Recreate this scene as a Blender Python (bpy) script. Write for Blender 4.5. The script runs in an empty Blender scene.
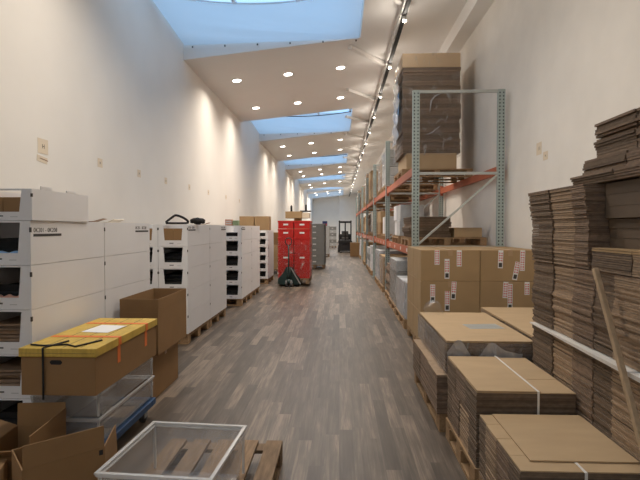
import bpy, math, random
from mathutils import Vector, Matrix
random.seed(7)
R = math.radians
SC = bpy.context.scene
COL = SC.collection

# ------------------------------------------------------------------ camera, sky, exposure
cam_d = bpy.data.cameras.new('camera'); cam = bpy.data.objects.new('camera', cam_d); COL.objects.link(cam)
cam_d.sensor_fit = 'HORIZONTAL'; cam_d.sensor_width = 36.0; cam_d.lens = 36.0 * 480 / 640
cam_d.clip_start = 0.05; cam_d.clip_end = 200
cam.location = (0, 0, 1.55)
cam.rotation_euler = (math.pi / 2 - math.atan(12 / 480), 0, math.atan(19.5 / 480))
SC.camera = cam
W = bpy.data.worlds.new('sky'); SC.world = W; W.use_nodes = True
W.node_tree.nodes['Background'].inputs[0].default_value = (0.40, 0.68, 1.0, 1)
W.node_tree.nodes['Background'].inputs[1].default_value = 3.2
SC.view_settings.view_transform = 'Standard'; SC.view_settings.look = 'None'
SC.view_settings.gamma = 1; SC.view_settings.use_curve_mapping = False
SC.view_settings.exposure = -0.96
DOWN_W = 60.0           # each ceiling downlight
TRACK_W = 19.0            # each small spot of the lighting track
DOWN_COL = (1.0, 0.895, 0.775)
SC.cycles.max_bounces = 10; SC.cycles.diffuse_bounces = 6; SC.cycles.transparent_max_bounces = 24
SC.cycles.caustics_reflective = False; SC.cycles.caustics_refractive = False
SC.cycles.sample_clamp_indirect = 4.0

# ------------------------------------------------------------------ materials
def nmat(name):
    m = bpy.data.materials.new(name); m.use_nodes = True
    nt = m.node_tree; b = nt.nodes['Principled BSDF']
    return m, nt, b
def N(nt, t, **kw):
    n = nt.nodes.new(t)
    for k, v in kw.items(): setattr(n, k, v)
    return n
def simple(name, col, rough=0.6, metal=0.0, noise=0.0, nscale=8.0, bump=0.0, island=0.0, stretch=(1, 1, 1)):
    m, nt, b = nmat(name)
    b.inputs['Base Color'].default_value = (*col, 1); b.inputs['Roughness'].default_value = rough
    b.inputs['Metallic'].default_value = metal
    L = nt.links
    if noise or bump or island:
        tc = N(nt, 'ShaderNodeTexCoord'); mp = N(nt, 'ShaderNodeMapping'); mp.inputs['Scale'].default_value = stretch
        nz = N(nt, 'ShaderNodeTexNoise'); nz.inputs['Scale'].default_value = nscale; nz.inputs['Detail'].default_value = 6
        L.new(tc.outputs['Object'], mp.inputs[0]); L.new(mp.outputs[0], nz.inputs['Vector'])
        val = nz.outputs['Fac']
        mr = N(nt, 'ShaderNodeMapRange'); mr.inputs[1].default_value = 0.3; mr.inputs[2].default_value = 0.7
        mr.inputs[3].default_value = 1 - noise; mr.inputs[4].default_value = 1 + noise
        L.new(val, mr.inputs[0]); out = mr.outputs[0]
        if island:
            g = N(nt, 'ShaderNodeNewGeometry'); m2 = N(nt, 'ShaderNodeMapRange')
            m2.inputs[3].default_value = 1 - island; m2.inputs[4].default_value = 1 + island
            L.new(g.outputs['Random Per Island'], m2.inputs[0])
            mu = N(nt, 'ShaderNodeMath', operation='MULTIPLY'); L.new(out, mu.inputs[0]); L.new(m2.outputs[0], mu.inputs[1]); out = mu.outputs[0]
        vm = N(nt, 'ShaderNodeVectorMath', operation='SCALE'); vm.inputs[0].default_value = col
        L.new(out, vm.inputs['Scale']); L.new(vm.outputs[0], b.inputs['Base Color'])
        if bump:
            bp = N(nt, 'ShaderNodeBump'); bp.inputs['Strength'].default_value = bump; bp.inputs['Distance'].default_value = 0.02
            L.new(val, bp.inputs['Height']); L.new(bp.outputs[0], b.inputs['Normal'])
    return m
def emit(name, col, s):
    m, nt, b = nmat(name)
    b.inputs['Base Color'].default_value = (*col, 1)
    b.inputs['Emission Color'].default_value = (*col, 1); b.inputs['Emission Strength'].default_value = s
    return m
def clear(name, tint, trans=0.7, diffuse=(0.75, 0.77, 0.8), rough=0.12, gloss=0.12, wrinkle=0.0, wscale=14.0):
    """thin clear plastic: transparent + a little milky diffuse + glossy sheen"""
    m, nt, b = nmat(name); nt.nodes.remove(b); L = nt.links
    out = nt.nodes['Material Output']
    t = N(nt, 'ShaderNodeBsdfTransparent'); t.inputs[0].default_value = (*tint, 1)
    d = N(nt, 'ShaderNodeBsdfDiffuse'); d.inputs[0].default_value = (*diffuse, 1)
    g = N(nt, 'ShaderNodeBsdfGlossy'); g.inputs['Roughness'].default_value = rough
    m1 = N(nt, 'ShaderNodeMixShader'); m1.inputs[0].default_value = trans
    L.new(d.outputs[0], m1.inputs[1]); L.new(t.outputs[0], m1.inputs[2])
    m2 = N(nt, 'ShaderNodeMixShader')
    lw = N(nt, 'ShaderNodeLayerWeight'); lw.inputs[0].default_value = 0.35
    mr = N(nt, 'ShaderNodeMapRange'); mr.inputs[3].default_value = gloss * 0.4; mr.inputs[4].default_value = min(1, gloss * 3)
    L.new(lw.outputs['Facing'], mr.inputs[0]); L.new(mr.outputs[0], m2.inputs[0])
    L.new(m1.outputs[0], m2.inputs[1]); L.new(g.outputs[0], m2.inputs[2]); L.new(m2.outputs[0], out.inputs[0])
    if wrinkle:
        tc = N(nt, 'ShaderNodeTexCoord'); nz = N(nt, 'ShaderNodeTexNoise'); nz.inputs['Scale'].default_value = wscale
        nz.inputs['Detail'].default_value = 4; nz.inputs['Distortion'].default_value = 1.5
        mp = N(nt, 'ShaderNodeMapping'); mp.inputs['Scale'].default_value = (1, 1, 0.5); mp.inputs['Rotation'].default_value = (0.4, 0.5, 0)
        L.new(tc.outputs['Object'], mp.inputs[0]); L.new(mp.outputs[0], nz.inputs['Vector'])
        bp = N(nt, 'ShaderNodeBump'); bp.inputs['Strength'].default_value = wrinkle; bp.inputs['Distance'].default_value = 0.05
        L.new(nz.outputs['Fac'], bp.inputs['Height']); L.new(bp.outputs[0], g.inputs['Normal']); L.new(bp.outputs[0], d.inputs['Normal'])
        # creases where the film lies double and turns milky
        cr = N(nt, 'ShaderNodeMapRange'); cr.inputs[1].default_value = 0.56; cr.inputs[2].default_value = 0.72
        cr.inputs[3].default_value = trans; cr.inputs[4].default_value = trans * 0.62
        L.new(nz.outputs['Fac'], cr.inputs[0]); L.new(cr.outputs[0], m1.inputs[0])
    return m

def wood_floor():
    m, nt, b = nmat('vinyl_planks'); L = nt.links
    tc = N(nt, 'ShaderNodeTexCoord'); sp = N(nt, 'ShaderNodeSeparateXYZ'); L.new(tc.outputs['Object'], sp.inputs[0])
    def mt(op, a_, b_=None, c_=None):
        n = N(nt, 'ShaderNodeMath', operation=op)
        for i, q in enumerate((a_, b_, c_)):
            if q is None: continue
            if isinstance(q, (int, float)): n.inputs[i].default_value = q
            else: L.new(q, n.inputs[i])
        return n.outputs[0]
    u = mt('DIVIDE', sp.outputs[0], 0.100); row = mt('FLOOR', u); fu = mt('FRACT', u)
    w1 = N(nt, 'ShaderNodeTexWhiteNoise', noise_dimensions='1D'); L.new(row, w1.inputs['W'])
    v = mt('ADD', mt('DIVIDE', sp.outputs[1], 1.25), mt('MULTIPLY', w1.outputs['Value'], 7.0)); pk = mt('FLOOR', v); fv = mt('FRACT', v)
    cb = N(nt, 'ShaderNodeCombineXYZ'); L.new(row, cb.inputs[0]); L.new(pk, cb.inputs[1])
    w2 = N(nt, 'ShaderNodeTexWhiteNoise', noise_dimensions='2D'); L.new(cb.outputs[0], w2.inputs['Vector'])
    tone = w2.outputs['Value']
    seam = mt('MAXIMUM', mt('GREATER_THAN', mt('ABSOLUTE', mt('SUBTRACT', fu, .5)), .489), mt('GREATER_THAN', mt('ABSOLUTE', mt('SUBTRACT', fv, .5)), .4988))
    ad = N(nt, 'ShaderNodeCombineXYZ'); L.new(mt('ADD', sp.outputs[1], mt('MULTIPLY', tone, 31.0)), ad.inputs[0]); L.new(mt('ADD', sp.outputs[0], mt('MULTIPLY', tone, 17.0)), ad.inputs[1])
    mp2 = N(nt, 'ShaderNodeMapping'); mp2.inputs['Scale'].default_value = (1.0, 22, 1); L.new(ad.outputs[0], mp2.inputs[0])
    nz = N(nt, 'ShaderNodeTexNoise'); nz.inputs['Scale'].default_value = 2.0; nz.inputs['Detail'].default_value = 8; nz.inputs['Roughness'].default_value = 0.65
    nz.inputs['Distortion'].default_value = 0.8; L.new(mp2.outputs[0], nz.inputs['Vector'])
    mp3 = N(nt, 'ShaderNodeMapping'); mp3.inputs['Scale'].default_value = (1.4, 7, 1); L.new(ad.outputs[0], mp3.inputs[0])
    nb = N(nt, 'ShaderNodeTexNoise'); nb.inputs['Scale'].default_value = 1.6; nb.inputs['Detail'].default_value = 3; L.new(mp3.outputs[0], nb.inputs['Vector'])
    # factor = 0.45*plank + 0.35*grain + .3*blotch
    s1 = N(nt, 'ShaderNodeMath', operation='MULTIPLY'); s1.inputs[1].default_value = 0.33; L.new(tone, s1.inputs[0])
    s2 = N(nt, 'ShaderNodeMath', operation='MULTIPLY_ADD'); s2.inputs[1].default_value = 0.72; L.new(nz.outputs['Fac'], s2.inputs[0]); L.new(s1.outputs[0], s2.inputs[2])
    s3 = N(nt, 'ShaderNodeMath', operation='MULTIPLY_ADD'); s3.inputs[1].default_value = 0.50; L.new(nb.outputs['Fac'], s3.inputs[0]); L.new(s2.outputs[0], s3.inputs[2])
    rp = N(nt, 'ShaderNodeValToRGB'); e = rp.color_ramp.elements
    e[0].position = 0.36; e[0].color = (0.040, 0.030, 0.022, 1)
    e[1].position = 1.0; e[1].color = (0.235, 0.182, 0.137, 1)
    e2 = rp.color_ramp.elements.new(0.66); e2.color = (0.078, 0.061, 0.047, 1)
    e3 = rp.color_ramp.elements.new(0.83); e3.color = (0.124, 0.097, 0.075, 1)
    L.new(s3.outputs[0], rp.inputs[0])
    mx = N(nt, 'ShaderNodeMixRGB'); mx.inputs[2].default_value = (0.08, 0.066, 0.058, 1)
    L.new(mt('MULTIPLY', seam, .6), mx.inputs[0]); L.new(rp.outputs[0], mx.inputs[1]); L.new(mx.outputs[0], b.inputs['Base Color'])
    b.inputs['Roughness'].default_value = 0.42
    bp = N(nt, 'ShaderNodeBump'); bp.inputs['Strength'].default_value = 0.12; bp.inputs['Distance'].default_value = 0.004
    L.new(nz.outputs['Fac'], bp.inputs['Height']); L.new(bp.outputs[0], b.inputs['Normal'])
    return m

def cloth_mat():
    m, nt, b = nmat('shade_fabric'); nt.nodes.remove(b); L = nt.links
    d = N(nt, 'ShaderNodeBsdfDiffuse'); d.inputs[0].default_value = (0.75, 0.78, 0.82, 1)
    t = N(nt, 'ShaderNodeBsdfTranslucent'); t.inputs[0].default_value = (0.88, 0.9, 0.92, 1)
    mx = N(nt, 'ShaderNodeMixShader'); mx.inputs[0].default_value = 0.7
    L.new(d.outputs[0], mx.inputs[1]); L.new(t.outputs[0], mx.inputs[2]); L.new(mx.outputs[0], nt.nodes['Material Output'].inputs[0])
    return m

M = dict(
    wall=simple('white_wall_paint', (0.83, 0.80, 0.75), 0.85, noise=0.03, nscale=1.2, bump=0.05),
    plaster=simple('rough_white_plaster', (0.83, 0.80, 0.75), 0.9, noise=0.035, nscale=2.6, bump=0.22),
    ceil=simple('ceiling_paint', (0.87, 0.86, 0.845), 0.9, noise=0.02, nscale=0.8),
    trimw=simple('white_trim', (0.80, 0.78, 0.75), 0.6),
    floor=wood_floor(), cloth=cloth_mat(),
    pane=clear('skylight_glass', (0.97, 0.98, 1.0), 0.97, gloss=0.05, rough=0.05),
    darkmetal=simple('dark_metal', (0.04, 0.04, 0.045), 0.45, 0.6),
    white=simple('white_cardboard', (0.75, 0.745, 0.755), 0.62, noise=0.02, nscale=3),
    whiteedge=simple('white_cardboard_inside', (0.30, 0.27, 0.25), 0.8),
    black=simple('black_fabric', (0.012, 0.012, 0.013), 0.8, noise=0.3, nscale=20),
    ink=simple('black_print', (0.05, 0.047, 0.045), 0.7),
    kraft=simple('kraft_cardboard', (0.38, 0.255, 0.13), 0.75, noise=0.06, nscale=4, stretch=(1, 3, 1)),
    kraftl=simple('light_kraft_cardboard', (0.47, 0.335, 0.195), 0.72, noise=0.05, nscale=4, stretch=(1, 3, 1)),
    kraftt=simple('pale_kraft_cardboard', (0.56, 0.41, 0.26), 0.72, noise=0.05, nscale=4),
    kraftin=simple('kraft_inside', (0.40, 0.26, 0.15), 0.8, noise=0.05, nscale=5),
    kraftor=simple('warm_kraft_cardboard', (0.255, 0.145, 0.06), 0.75, noise=0.06, nscale=5),
    edgeA=simple('corrugated_edge_dark', (0.165, 0.117, 0.08), 0.9, noise=0.18, nscale=30, island=0.28, stretch=(1, 1, 2), bump=0.2),
    edgeB=simple('corrugated_edge_tan', (0.33, 0.235, 0.155), 0.9, noise=0.15, nscale=30, island=0.22, stretch=(1, 1, 2), bump=0.2),
    edgeC=simple('corrugated_edge_brown', (0.215, 0.15, 0.105), 0.9, noise=0.18, nscale=30, island=0.25, stretch=(1, 1, 2), bump=0.2),
    kraftshade=simple('shade_painted_cardboard', (0.115, 0.082, 0.055), 0.8, noise=0.12, nscale=5),  # ordinary cardboard, with the shade under the overhanging piles put into its colour
    tape=simple('brown_parcel_tape', (0.42, 0.28, 0.16), 0.3),
    strapw=simple('white_strap', (0.78, 0.76, 0.72), 0.4),
    yellow=simple('yellow_lid_board', (0.56, 0.38, 0.07), 0.55, noise=0.16, nscale=12, stretch=(4, 1, 1)),
    orange=simple('orange_tape', (0.75, 0.17, 0.03), 0.45),
    paper=simple('white_paper', (0.80, 0.80, 0.80), 0.6),
    oldpaper=simple('aged_paper', (0.74, 0.64, 0.50), 0.75),
    red=simple('red_crate_plastic', (0.52, 0.016, 0.012), 0.38, noise=0.08, nscale=6),
    redpr=simple('red_print', (0.62, 0.05, 0.05), 0.6),
    tub=clear('clear_tub_plastic', (0.95, 0.96, 0.97), 0.80, (0.84, 0.85, 0.87), 0.15, 0.12),
    tubrim=clear('clear_tub_rim', (0.9, 0.91, 0.92), 0.45, (0.84, 0.84, 0.84), 0.2, 0.13),
    film=clear('stretch_film', (0.95, 0.95, 0.95), 0.88, (0.7, 0.7, 0.7), 0.10, 0.16, wrinkle=0.9, wscale=9),
    filmc=clear('clear_wrap', (0.97, 0.97, 0.97), 0.985, (0.7, 0.7, 0.7), 0.15, 0.07, wrinkle=0.5, wscale=6),
    filmm=clear('milky_stretch_film', (0.92, 0.93, 0.95), 0.45, (0.72, 0.73, 0.76), 0.12, 0.2, wrinkle=0.9, wscale=7),
    blue=simple('blue_plastic', (0.02, 0.06, 0.14), 0.5),
    paleblue=simple('pale_blue', (0.36, 0.60, 0.90), 0.5),
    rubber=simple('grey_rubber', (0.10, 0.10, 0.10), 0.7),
    chrome=simple('caster_metal', (0.5, 0.5, 0.5), 0.35, 0.9),
    wood=simple('pallet_wood', (0.33, 0.21, 0.11), 0.8, noise=0.25, nscale=6, bump=0.15, island=0.12, stretch=(8, 1, 8)),
    woodd=simple('weathered_pallet_wood', (0.22, 0.145, 0.085), 0.8, noise=0.3, nscale=6, bump=0.15, island=0.15, stretch=(8, 1, 8)),
    stick=simple('pale_batten_wood', (0.44, 0.32, 0.20), 0.7, noise=0.15, nscale=8, stretch=(6, 6, 1)),
    post=simple('galvanised_upright', (0.40, 0.48, 0.47), 0.42, 0.35, noise=0.06, nscale=10),
    beam=simple('orange_rack_beam', (0.46, 0.125, 0.06), 0.5, noise=0.06, nscale=10),
    rail=simple('galvanised_rail', (0.50, 0.53, 0.52), 0.4, 0.4),
    grey=simple('grey_crate_plastic', (0.27, 0.275, 0.265), 0.6, noise=0.08),
    greyl=simple('light_grey_crate_plastic', (0.52, 0.53, 0.53), 0.6, noise=0.08),
    jack=simple('dark_green_enamel', (0.018, 0.04, 0.038), 0.4, 0.2),
    truck=simple('black_truck_enamel', (0.022, 0.022, 0.024), 0.45, 0.2),
    navy=simple('navy_card', (0.03, 0.05, 0.16), 0.6),
    green=simple('faded_green_card', (0.30, 0.38, 0.22), 0.7),
    pink=simple('salmon_card', (0.72, 0.40, 0.30), 0.7),
    leather=simple('brown_paper_goods', (0.30, 0.20, 0.13), 0.8, noise=0.3, nscale=9, island=0.4),
    lamp=emit('lamp_diffuser', (1.0, 0.93, 0.82), 22.0),
    spotm=emit('track_lamp_glass', (1.0, 0.92, 0.80), 10.0),
)

# ------------------------------------------------------------------ mesh helpers
class MB:
    def __init__(self): self.v = []; self.f = []; self.m = []; self.s = []
    def add(self, vs, fs, mat=0, smooth=False, T=None):
        k = len(self.v)
        self.v += [tuple(T @ Vector(p)) if T else tuple(p) for p in vs]
        self.f += [tuple(i + k for i in q) for q in fs]
        self.m += [mat] * len(fs); self.s += [smooth] * len(fs); return self
    def box(self, x0, x1, y0, y1, z0, z1, mat=0, T=None):
        vs = [(x0, y0, z0), (x1, y0, z0), (x1, y1, z0), (x0, y1, z0), (x0, y0, z1), (x1, y0, z1), (x1, y1, z1), (x0, y1, z1)]
        fs = [(0, 3, 2, 1), (4, 5, 6, 7), (0, 1, 5, 4), (1, 2, 6, 5), (2, 3, 7, 6), (3, 0, 4, 7)]
        return self.add(vs, fs, mat, False, T)
    def hexa(self, lo, hi, mat=0):
        """lo, hi: four corners each, counterclockwise from above"""
        fs = [(3, 2, 1, 0), (4, 5, 6, 7), (0, 1, 5, 4), (1, 2, 6, 5), (2, 3, 7, 6), (3, 0, 4, 7)]
        return self.add(list(lo) + list(hi), fs, mat)
    def prism(self, poly, axis, a, b, mat=0, T=None):
        """poly: 2-D points; extruded along axis 'x','y','z' from a to b"""
        n = len(poly)
        mk = {'x': lambda p, t: (t, p[0], p[1]), 'y': lambda p, t: (p[0], t, p[1]), 'z': lambda p, t: (p[0], p[1], t)}[axis]
        vs = [mk(p, a) for p in poly] + [mk(p, b) for p in poly]
        fs = [tuple(range(n))[::-1], tuple(range(n, 2 * n))] + [(i, (i + 1) % n, n + (i + 1) % n, n + i) for i in range(n)]
        return self.add(vs, fs, mat, False, T)
    def bar(self, p, q, w, h, mat=0, up=(0, 0, 1)):
        p = Vector(p); q = Vector(q); d = (q - p); L = d.length; d.normalize()
        u = Vector(up)
        if abs(d.dot(u)) > .98: u = Vector((0, 1, 0))
        s = d.cross(u).normalized(); t = s.cross(d)
        T = Matrix(((s.x, d.x, t.x, p.x), (s.y, d.y, t.y, p.y), (s.z, d.z, t.z, p.z), (0, 0, 0, 1)))
        return self.box(-w / 2, w / 2, 0, L, -h / 2, h / 2, mat, T)
    def tube(self, pts, r, n=8, mat=0, caps=True):
        pts = [Vector(p) for p in pts]; k = len(pts); rings = []
        prev = None
        for i, p in enumerate(pts):
            d = (pts[min(i + 1, k - 1)] - pts[max(i - 1, 0)]).normalized()
            u = prev if prev is not None else (Vector((0, 0, 1)) if abs(d.z) < .9 else Vector((1, 0, 0)))
            s = d.cross(u).normalized(); t = s.cross(d).normalized(); prev = t
            rr = r[i] if isinstance(r, (list, tuple)) else r
            rings.append([p + s * rr * math.cos(2 * math.pi * j / n) + t * rr * math.sin(2 * math.pi * j / n) for j in range(n)])
        vs = [v for g in rings for v in g]
        fs = [(i * n + j, i * n + (j + 1) % n, (i + 1) * n + (j + 1) % n, (i + 1) * n + j) for i in range(k - 1) for j in range(n)]
        if caps: fs += [tuple(range(n))[::-1], tuple(range((k - 1) * n, k * n))]
        return self.add(vs, fs, mat, True)
    def cyl(self, c, r, h, axis='z', n=20, mat=0, r2=None):
        r2 = r if r2 is None else r2
        c = Vector(c); d = {'x': Vector((1, 0, 0)), 'y': Vector((0, 1, 0)), 'z': Vector((0, 0, 1))}[axis]
        return self.tube([c - d * h / 2, c + d * h / 2], [r, r2], n, mat)
    def build(self, name, mats, parent=None, bevel=0.0, seg=2):
        me = bpy.data.meshes.new(name); me.from_pydata(self.v, [], self.f)
        for m in (mats if isinstance(mats, (list, tuple)) else [mats]): me.materials.append(M[m])
        me.polygons.foreach_set('material_index', self.m); me.polygons.foreach_set('use_smooth', self.s); me.update()
        o = bpy.data.objects.new(name, me); COL.objects.link(o)
        if parent: o.parent = parent
        if bevel:
            b = o.modifiers.new('bevel', 'BEVEL'); b.width = bevel; b.segments = seg; b.limit_method = 'ANGLE'
        return o
def thing(name, label, cat, loc=(0, 0, 0), rz=0.0, group=None):
    o = bpy.data.objects.new(name, None); COL.objects.link(o); o.empty_display_size = 0.1
    o.location = loc; o.rotation_euler = (0, 0, rz); o['label'] = label; o['category'] = cat
    if group: o['group'] = group
    return o
def tag(o, label, cat, group=None, loc=None, rz=0):
    o['label'] = label; o['category'] = cat
    if group: o['group'] = group
    if loc is not None: o.location = loc; o.rotation_euler = (0, 0, rz)
    return o
def struct(o): o['kind'] = 'structure'; return o
def dup(root, loc=None, rz=None, label=None, group=None):
    r = root.copy(); COL.objects.link(r)
    if loc is not None: r.location = loc
    if rz is not None: r.rotation_euler = (0, 0, rz)
    if label: r['label'] = label
    if group: r['group'] = group
    for ch in list(root.children):
        c = ch.copy(); COL.objects.link(c); c.parent = r
        for g in list(ch.children):
            d = g.copy(); COL.objects.link(d); d.parent = c
    return r
def text_mesh(body, size, mat, name, parent, loc, rot):
    cu = bpy.data.curves.new('t', 'FONT'); cu.body = body; cu.size = size; cu.extrude = 0.0004; cu.resolution_u = 2
    t = bpy.data.objects.new('t', cu); COL.objects.link(t)
    dg = bpy.context.evaluated_depsgraph_get(); dg.update()
    me = bpy.data.meshes.new_from_object(t.evaluated_get(dg)); bpy.data.objects.remove(t); bpy.data.curves.remove(cu)
    me.materials.clear(); me.materials.append(M[mat]); me.name = name
    o = bpy.data.objects.new(name, me); COL.objects.link(o); o.parent = parent; o.location = loc; o.rotation_euler = rot
    return o
ORD = ['topmost', 'second from the top', 'third from the top', 'fourth from the top', 'fifth from the top', 'sixth from the top', 'seventh from the top', 'lowest']

# ------------------------------------------------------------------ the hall
YN, YF, XL, XR = -6.0, 54.0, -3.0, 2.45
XO = 0.39                                   # right edge of the skylight openings
def nf(f): return f - (7.0 if f > 50 else OPL)  # last skylight added, and longer, to throw daylight on the end wall
FAR = [0.5 + 8.7 * k for k in range(7)]     # far edges of the openings
OPL = 3.3
def cz(x):                                   # underside of the sloped ceiling
    return 4.78 + 0.11 * (x + 3.0) if x <= 1.05 else 5.2255 + 0.19 * (x - 1.05)
g = 0.25
struct(MB().box(XL - g, XR + g, YN - g, YF + g, -0.2, 0).build('floor', 'floor'))
struct(MB().box(XL - g, XL, YN - g, YF + g, 0, 6.3).build('wall_left', 'wall'))
struct(MB().box(XR, XR + g, YN - g, YF + g, 0, 6.3).build('wall_right', 'plaster'))
wb = MB(); wb.box(-0.05, XR, YF - 0.5, YF, 0, 6.3); wb.box(XL, -0.05, YF, YF + g, 0, 6.3)
struct(wb.build('wall_back', 'wall'))
struct(MB().box(XL, XR, YN - g, YN, 0, 6.3).build('wall_front', 'wall'))
SKZ = 5.62
c = MB()
def slab(x0, x1, y0, y1):
    c.hexa([(x0, y0, cz(x0)), (x1, y0, cz(x1)), (x1, y1, cz(x1)), (x0, y1, cz(x0))],
           [(x0, y0, cz(x0) + .18), (x1, y0, cz(x1) + .18), (x1, y1, cz(x1) + .18), (x0, y1, cz(x0) + .18)])
prev = YN
for f_ in FAR:
    slab(XL, XO, prev, nf(f_)); prev = f_
slab(XL, XO, prev, YF)
slab(XO, 1.05, YN, YF); slab(1.05, XR, YN, YF)
for f_ in FAR:                               # lined shafts of the skylights
    n_ = nf(f_)
    for a_, b_ in ((f_, f_ + .08), (n_ - .08, n_)):
        lo = [(x, y, cz(x) + .181) for x, y in ((XL, a_), (XO + .08, a_), (XO + .08, b_), (XL, b_))]
        c.hexa(lo, [(p[0], p[1], SKZ + .2) for p in lo])
    c.box(XO + .001, XO + .08, n_ + .001, f_ - .001, cz(XO) + .19, SKZ + .2)
struct(c.build('ceiling', 'ceil'))
for k, f_ in enumerate(FAR):
    n_ = nf(f_); w = MB()
    for x in (XL + .03, -1.9, -.75, XO - .03): w.box(x - .03, x + .03, n_ + .002, f_ - .002, SKZ - .03, SKZ + .04)
    for y in (n_ + .04, f_ - .04): w.box(XL + .002, XO - .002, y - .035, y + .035, SKZ - .04, SKZ + .05)
    w = struct(w.build('window_%d' % (k + 1), 'trimw'))
    p = MB().box(XL + .01, XO - .01, n_ + .01, f_ - .01, SKZ, SKZ + .01).build('pane', 'pane', w); p['kind'] = 'structure'
struct(MB().box(2.18, XR, YN, YF, 5.15, cz(2.3)).build('trim_1', 'ceil'))
struct(MB().box(1.0, 1.11, YN, YF, 5.06, 5.3).build('trim_2', 'trimw'))
struct(MB().box(XL, 1.0, 37.9, 38.05, 4.78, 5.0).build('trim_3', 'trimw'))
br = MB()
y = 2.0
while y < 44:
    br.bar((0.2, y - 1.3, cz(.2) - .045), (1.0, y, cz(1.0) - .045), .085, .07); y += 2.93
struct(br.build('trim_4', 'trimw'))
# shade cloths under the skylights
nth = ['first', 'second', 'third', 'fourth', 'fifth', 'sixth', 'seventh']
for k, f_ in enumerate(FAR):
    if f_ < 5 or f_ > 50: continue
    n_ = nf(f_); y0 = f_ - 1.78 if k == 1 else n_ + 0.55
    t = thing('shade_cloth', 'white shade cloth stretched under the %s skylight counted from the camera' % nth[k - 1], 'shade cloth', (0, f_, 5.05), group='cloths under the skylights')
    m = MB(); nu, nv = 64, 32; vs = []
    for j in range(nv + 1):
        for i in range(nu + 1):
            u = i / nu; v = j / nv
            bow = 4 * u * (1 - u)
            x = XL + .03 + u * (XO - XL - .06)
            yy = (y0 - f_) * v + .30 * bow * v - .02
            zz = (0.13 + 0.0 * u) * v + u * .08 * (1 - v) - 0.05 * bow * v * (1 - v) * 4 - .07 * bow * v
            fan = math.atan2(v + .05, 1.12 - u); zz += (.030 * math.sin(11 * fan + 2.0 * u) + .014 * math.sin(27 * fan - 3 * u)) * math.sin(math.pi * v) ** .7 * min(1, 4 * u * (1.02 - u))
            vs.append((x, yy, zz))
    fs = [(j * (nu + 1) + i, j * (nu + 1) + i + 1, (j + 1) * (nu + 1) + i + 1, (j + 1) * (nu + 1) + i) for j in range(nv) for i in range(nu)]
    m.add(vs, fs, 0, True); m.build('fabric', 'cloth', t)
    e = [Vector(vs[nv * (nu + 1) + i]) for i in range(nu + 1)]
    MB().tube([p + Vector((0, -.012, 0.012)) for p in e], .013, 6).build('hem_cord', 'darkmetal' if k > 1 else 'cloth', t)
    for i in range(3, nu, 12): MB().box(vs[i][0] - .012, vs[i][0] + .012, -.035, -.022, vs[i][2] - .055, vs[i][2] - .025).build('eyelet', 'darkmetal', t)

# downlights
def downlight(x, y, label, light=True, dim=1.0):
    z = cz(x)
    t = thing('downlight', label, 'ceiling light', (x, y, z), group='ceiling downlights')
    tilt = math.atan(.11)
    for nm, mt, r, dz, h in (('trim_ring', 'trimw', .115, -.004, .012), ('diffuser', 'lamp', .092, -.012, .006)):
        o = MB().cyl((0, 0, dz), r, h, n=28).build(nm, mt, t); o.rotation_euler = (0, -tilt, 0)
    if light:
        ld = bpy.data.lights.new('downlight_lamp', 'AREA'); ld.shape = 'DISK'; ld.size = .18; ld.energy = DOWN_W * dim; ld.color = DOWN_COL; ld.spread = R(145)
        lo = bpy.data.objects.new('downlight_lamp', ld); COL.objects.link(lo); lo.parent = t; lo.location = (0, 0, -.03)
XS = [(-2.3, 'left'), (-1.15, 'middle'), (0.02, 'right')]
for k, f_ in enumerate(FAR):
    for r, dy in ((0, 1.55), (1, 4.0)):
        yy = f_ + dy
        if yy > YF - 2: continue
        for x, s in XS:
            lab = ('%s lamp of the %s row of round downlights beyond the %s skylight' % (s, ('nearer', 'farther')[r], nth[k - 1])) if k >= 1 else 'round downlight in the ceiling above the camera'
            downlight(x, yy, lab, light=not (k == 0 and r == 0), dim={'left': .62, 'middle': 1.2, 'right': 1.45}[s] * (.42 if k == 0 and s == 'left' else 1.6 if k >= 5 else 1))
for x, s in XS: downlight(x, -4.2, 'round downlight in the ceiling above the camera')
# track with little spots along the girder
tk = thing('lighting_track', 'dark lighting track with small spot lamps running along the white girder', 'track light', (1.06, 0, 5.06))
MB().box(-.03, .03, YN + .2, YF - .8, -.045, -.002).build('rail', 'black', tk)
y = 3.4
while y < 45:
    b_ = MB().cyl((0, y, -.085), .04, .07, n=14).build('spot_head', 'trimw', tk)
    MB().cyl((0, y, -.124), .036, .008, n=14).build('spot_lens', 'spotm', b_)
    ld = bpy.data.lights.new('spot_lamp', 'POINT'); ld.shadow_soft_size = .028; ld.energy = TRACK_W; ld.color = DOWN_COL
    lo = bpy.data.objects.new('spot_lamp', ld); COL.objects.link(lo); lo.parent = tk; lo.location = (0, y, -.162); y += 2.3

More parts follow.
